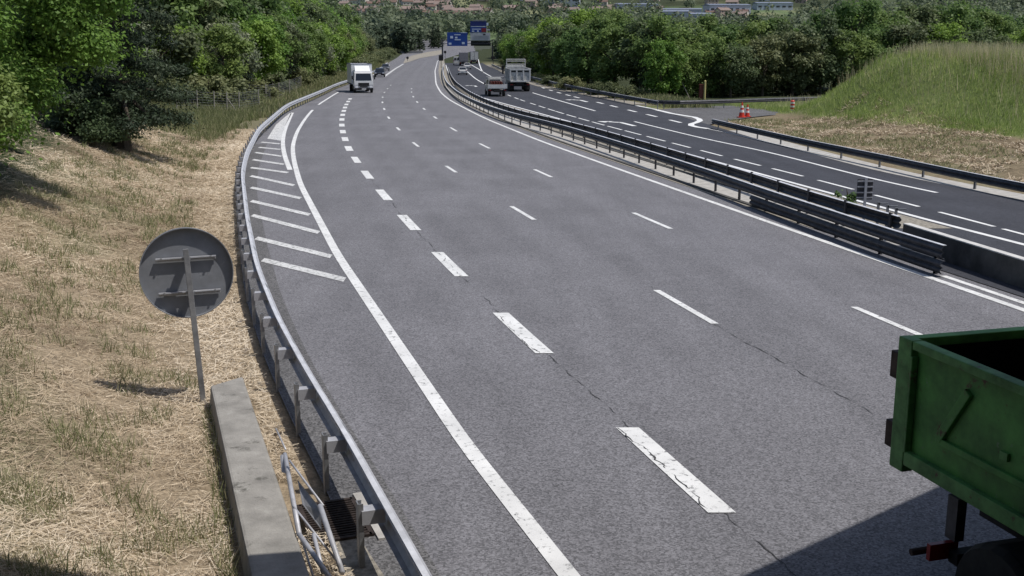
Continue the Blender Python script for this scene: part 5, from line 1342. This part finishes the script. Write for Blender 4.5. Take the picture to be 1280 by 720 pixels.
# ------------------------------------------------------------------ houses and sheds on the far hillside
def house_proto(wm, rm, w, dp, h):
    b = MB(); b.box((0, 0, h/2-1), (w, dp, h+2)); 
    b.add([(-w/2, -dp/2, h), (-w/2, dp/2, h), (-w/2, 0, h+dp*.26), (w/2, -dp/2, h), (w/2, dp/2, h), (w/2, 0, h+dp*.26)], [(0, 2, 1), (3, 4, 5)])
    rf = MB(); e = .5; t = .25; ap = h+dp*.26+.2
    for s in (-1, 1):
        rf.add([(-w/2-e, 0, ap), (w/2+e, 0, ap), (w/2+e, s*(dp/2+e), h-.05), (-w/2-e, s*(dp/2+e), h-.05), (-w/2-e, 0, ap-t), (w/2+e, 0, ap-t), (w/2+e, s*(dp/2+e), h-.05-t), (-w/2-e, s*(dp/2+e), h-.05-t)], [(0, 1, 2, 3), (4, 5, 6, 7), (0, 1, 5, 4), (1, 2, 6, 5), (2, 3, 7, 6), (3, 0, 4, 7)])
    wn = []
    for k in range(3):
        for z in ([1.3] if h < 4 else [1.3, 4.0]): q = MB(); q.box((-w*.32+k*w*.32, -dp/2-.03, z), (1.1, .06, 1.3)); wn.append(q)
    ch = MB(); ch.box((w*.25, 0, ap+.3), (.7, .7, 1.4))
    return b, rf, wn, ch
HP = []
for wm, rm, w, dp, h in (('wall', 'roof', 11, 8, 3.4), ('wall_pink', 'roof_pale', 12, 9, 5.4), ('wall', 'roof_pale', 9, 8, 5.6), ('wall', 'roof', 15, 9, 3.2)):
    b, rf, wn, ch = house_proto(wm, rm, w, dp, h)
    HP.append([b.build('wall', M[wm]), rf.build('roof', M[rm]), ch.build('chimney', M[wm])]+[q.build('window', M['window']) for q in wn])
def house(k, x, y, rz, label, group):
    r = thing('house', label, 'house', (x, y, Tz(x, y)), rz, group)
    objs = []
    for o in HP[k]:
        if o.parent is None and o.name.split('.')[0] != 'x' and not o.get('used'):
            o['used'] = 1; q = o
        else:
            q = o.copy(); COL.objects.link(q)
        objs.append(q)
    for q in objs: q.parent = r
    objs[2].parent = objs[1]
    for q in objs:
        if 'used' in q: pass
def clear_used():
    for o in bpy.data.objects:
        if 'used' in o: del o['used']
for k in range(78):
    px = random.uniform(436, 610); y = random.uniform(930, 1420); x = (px-640)/CF*y
    house(k % 4, x, y, random.uniform(-.5, .5), 'red-roofed house in the village on the hillside at top left of the signs', 'houses of the far village')
for px, y in [(560, 1010), (575, 1020), (555, 1060), (716, 1000), (742, 1040), (764, 930)]+[(random.uniform(636, 1010), random.uniform(960, 1380)) for k in range(34)]:
    house(random.randrange(4), (px-640)/CF*y, y, random.uniform(-.5, .5), 'pale house among trees on the far hillside above the right-hand wood', 'houses among the far trees')
for k in range(4):
    px = (448, 470, 452, 462)[k]; y = (960, 980, 990, 1000)[k]; house(k, (px-640)/CF*y, y, .1, 'red-roofed house in the village on the hillside at top left of the signs', 'houses of the far village')
clear_used()
def shed(label, px, y, w, dp, h, group=None):
    x = (px-640)/CF*y; r = thing('warehouse', label, 'warehouse', (x, y, Tz(x, y)), random.uniform(-.15, .15), group)
    b = MB(); b.box((0, 0, h/2-2), (w, dp, h+4)); b.build('wall', M['shed'], r)
    b = MB(); b.prism([(-dp/2-.4, h), (dp/2+.4, h), (dp/2+.4, h+.3), (0, h+1.6), (-dp/2-.4, h+.3)], -w/2-.4, w/2+.4); b.build('roof', M['shed_roof'], r)
    n = int(w/6)
    for k in range(n):
        b = MB(); b.box((-w/2+3+k*6, -dp/2-.05, h*.55), (3.4, .1, 1.6)); b.build('window', M['window'], r)
    b = MB(); b.box((-w*.25, -dp/2-.06, 1.8), (4, .12, 3.6)); b.build('door', M['shed_roof'], r)
for lab, px, y, w, dp, h in (('long pale warehouse on the hill above the right wood, leftmost of the sheds', 846, 1020, 34, 20, 7), ('blue-grey warehouse on the hill left of the road curve', 900, 1060, 40, 22, 8), ('pale warehouse on the hill, rightmost of the sheds', 955, 1120, 36, 20, 7), ('small white shed at the edge of the far green field', 868, 960, 18, 12, 5), ('low pale shed above the wood right of centre', 838, 880, 20, 12, 5), ('cream long warehouse high on the hill, just right of the road signs', 700, 1180, 38, 18, 7), ('pale blue warehouse on the hill over the middle of the right wood', 790, 1130, 42, 18, 8), ('white warehouse on the hill above the orange traffic cones', 925, 1250, 46, 22, 9), ('white warehouse group building above the road signs on the right', 668, 1250, 34, 20, 9)):
    shed(lab, px, y, w, dp, h)
# far low parapet where the slip road passes
q = gp(515, 66.5); b = MB(); b.box((0, 0, .5), (9.5, .4, 1.1)); b.box((0, -.22, .95), (9.7, .3, .14))
tag(b.build('parapet_wall', M['concrete_light'], loc=q, bevel=.02), 'low pale parapet wall where the slip road disappears', 'wall')

# ------------------------------------------------------------------ the bridge the camera stands under (its shadow falls on the road)
br = thing('overpass_bridge', 'concrete road bridge overhead whose shadow darkens the lane at bottom right', 'bridge')
SUNH = (.985, -.17); EL = R(64); cot = 1/math.tan(EL)
dirv = Vector((.78, .625, 0))
e1 = Vector((2.30, 10.06, 0))+Vector((SUNH[0], SUNH[1], 0))*6.8*cot
def along(p, x): return p+dirv*((x-p.x)/dirv.x)
poly = [Vector((-30, -6, 0)), Vector((-8, 8.6, 0)), Vector((-1.9, 9.0, 0)), Vector((1.02, 9.5, 0)), along(e1, 1.02), along(e1, 34), Vector((60, 20, 0)), Vector((60, -14, 0)), Vector((-50, -60, 0))]  # deck bulge on the left is invented, shaped to cast the bottom-left shadow
b = MB(); n = len(poly)
b.add([(p.x, p.y, 5.85) for p in poly]+[(p.x, p.y, 6.4) for p in poly], [tuple(range(n-1, -1, -1)), tuple(range(n, 2*n))]+[(i, (i+1) % n, n+(i+1) % n, n+i) for i in range(n)])
b.build('deck', M['concrete'], br)
pa, pb_ = along(e1, 1.3), along(e1, 34); mid_ = (pa+pb_)/2; nrm = Vector((dirv.y, -dirv.x, 0))
b = MB(); b.box((mid_.x+nrm.x*.12, mid_.y+nrm.y*.12, 6.6), ((pb_-pa).length, .24, .4), rz=math.atan2(dirv.y, dirv.x)); b.build('parapet', M['concrete'], br)

# ------------------------------------------------------------------ light and camera
w = bpy.data.worlds.new('World'); sc.world = w; w.use_nodes = True
nt = w.node_tree; nt.nodes.clear()
out = nt.nodes.new('ShaderNodeOutputWorld'); bg = nt.nodes.new('ShaderNodeBackground'); sky = nt.nodes.new('ShaderNodeTexSky')
sky.sky_type = 'NISHITA'; sky.sun_disc = False; sky.sun_elevation = EL; sky.sun_rotation = math.atan2(SUNH[0], SUNH[1])
sky.dust_density = 1.5; sky.air_density = 1.0
nt.links.new(sky.outputs[0], bg.inputs[0]); nt.links.new(bg.outputs[0], out.inputs[0]); bg.inputs[1].default_value = .10
sd = bpy.data.lights.new('sun', 'SUN'); sd.energy = 3.6; sd.angle = R(.53); sd.color = (1, .96, .90)
so = link(bpy.data.objects.new('sun', sd))
S = Vector((SUNH[0]*math.cos(EL), SUNH[1]*math.cos(EL), math.sin(EL)))
so.rotation_euler = S.to_track_quat('Z', 'Y').to_euler(); so.location = S*80
cd = bpy.data.cameras.new('camera'); cam = link(bpy.data.objects.new('camera', cd))
cd.sensor_width = 36; cd.lens = 36*CF/1280; cd.clip_start = .1; cd.clip_end = 6000
cam.location = (0, 0, CH); cam.rotation_euler = (math.pi/2-CP, 0, 0)
sc.camera = cam
sc.view_settings.view_transform = 'Standard'; sc.view_settings.look = 'None'; sc.view_settings.exposure = 0
sc.render.engine = 'CYCLES'
sc.cycles.max_bounces = 6; sc.cycles.diffuse_bounces = 3; sc.cycles.transmission_bounces = 3
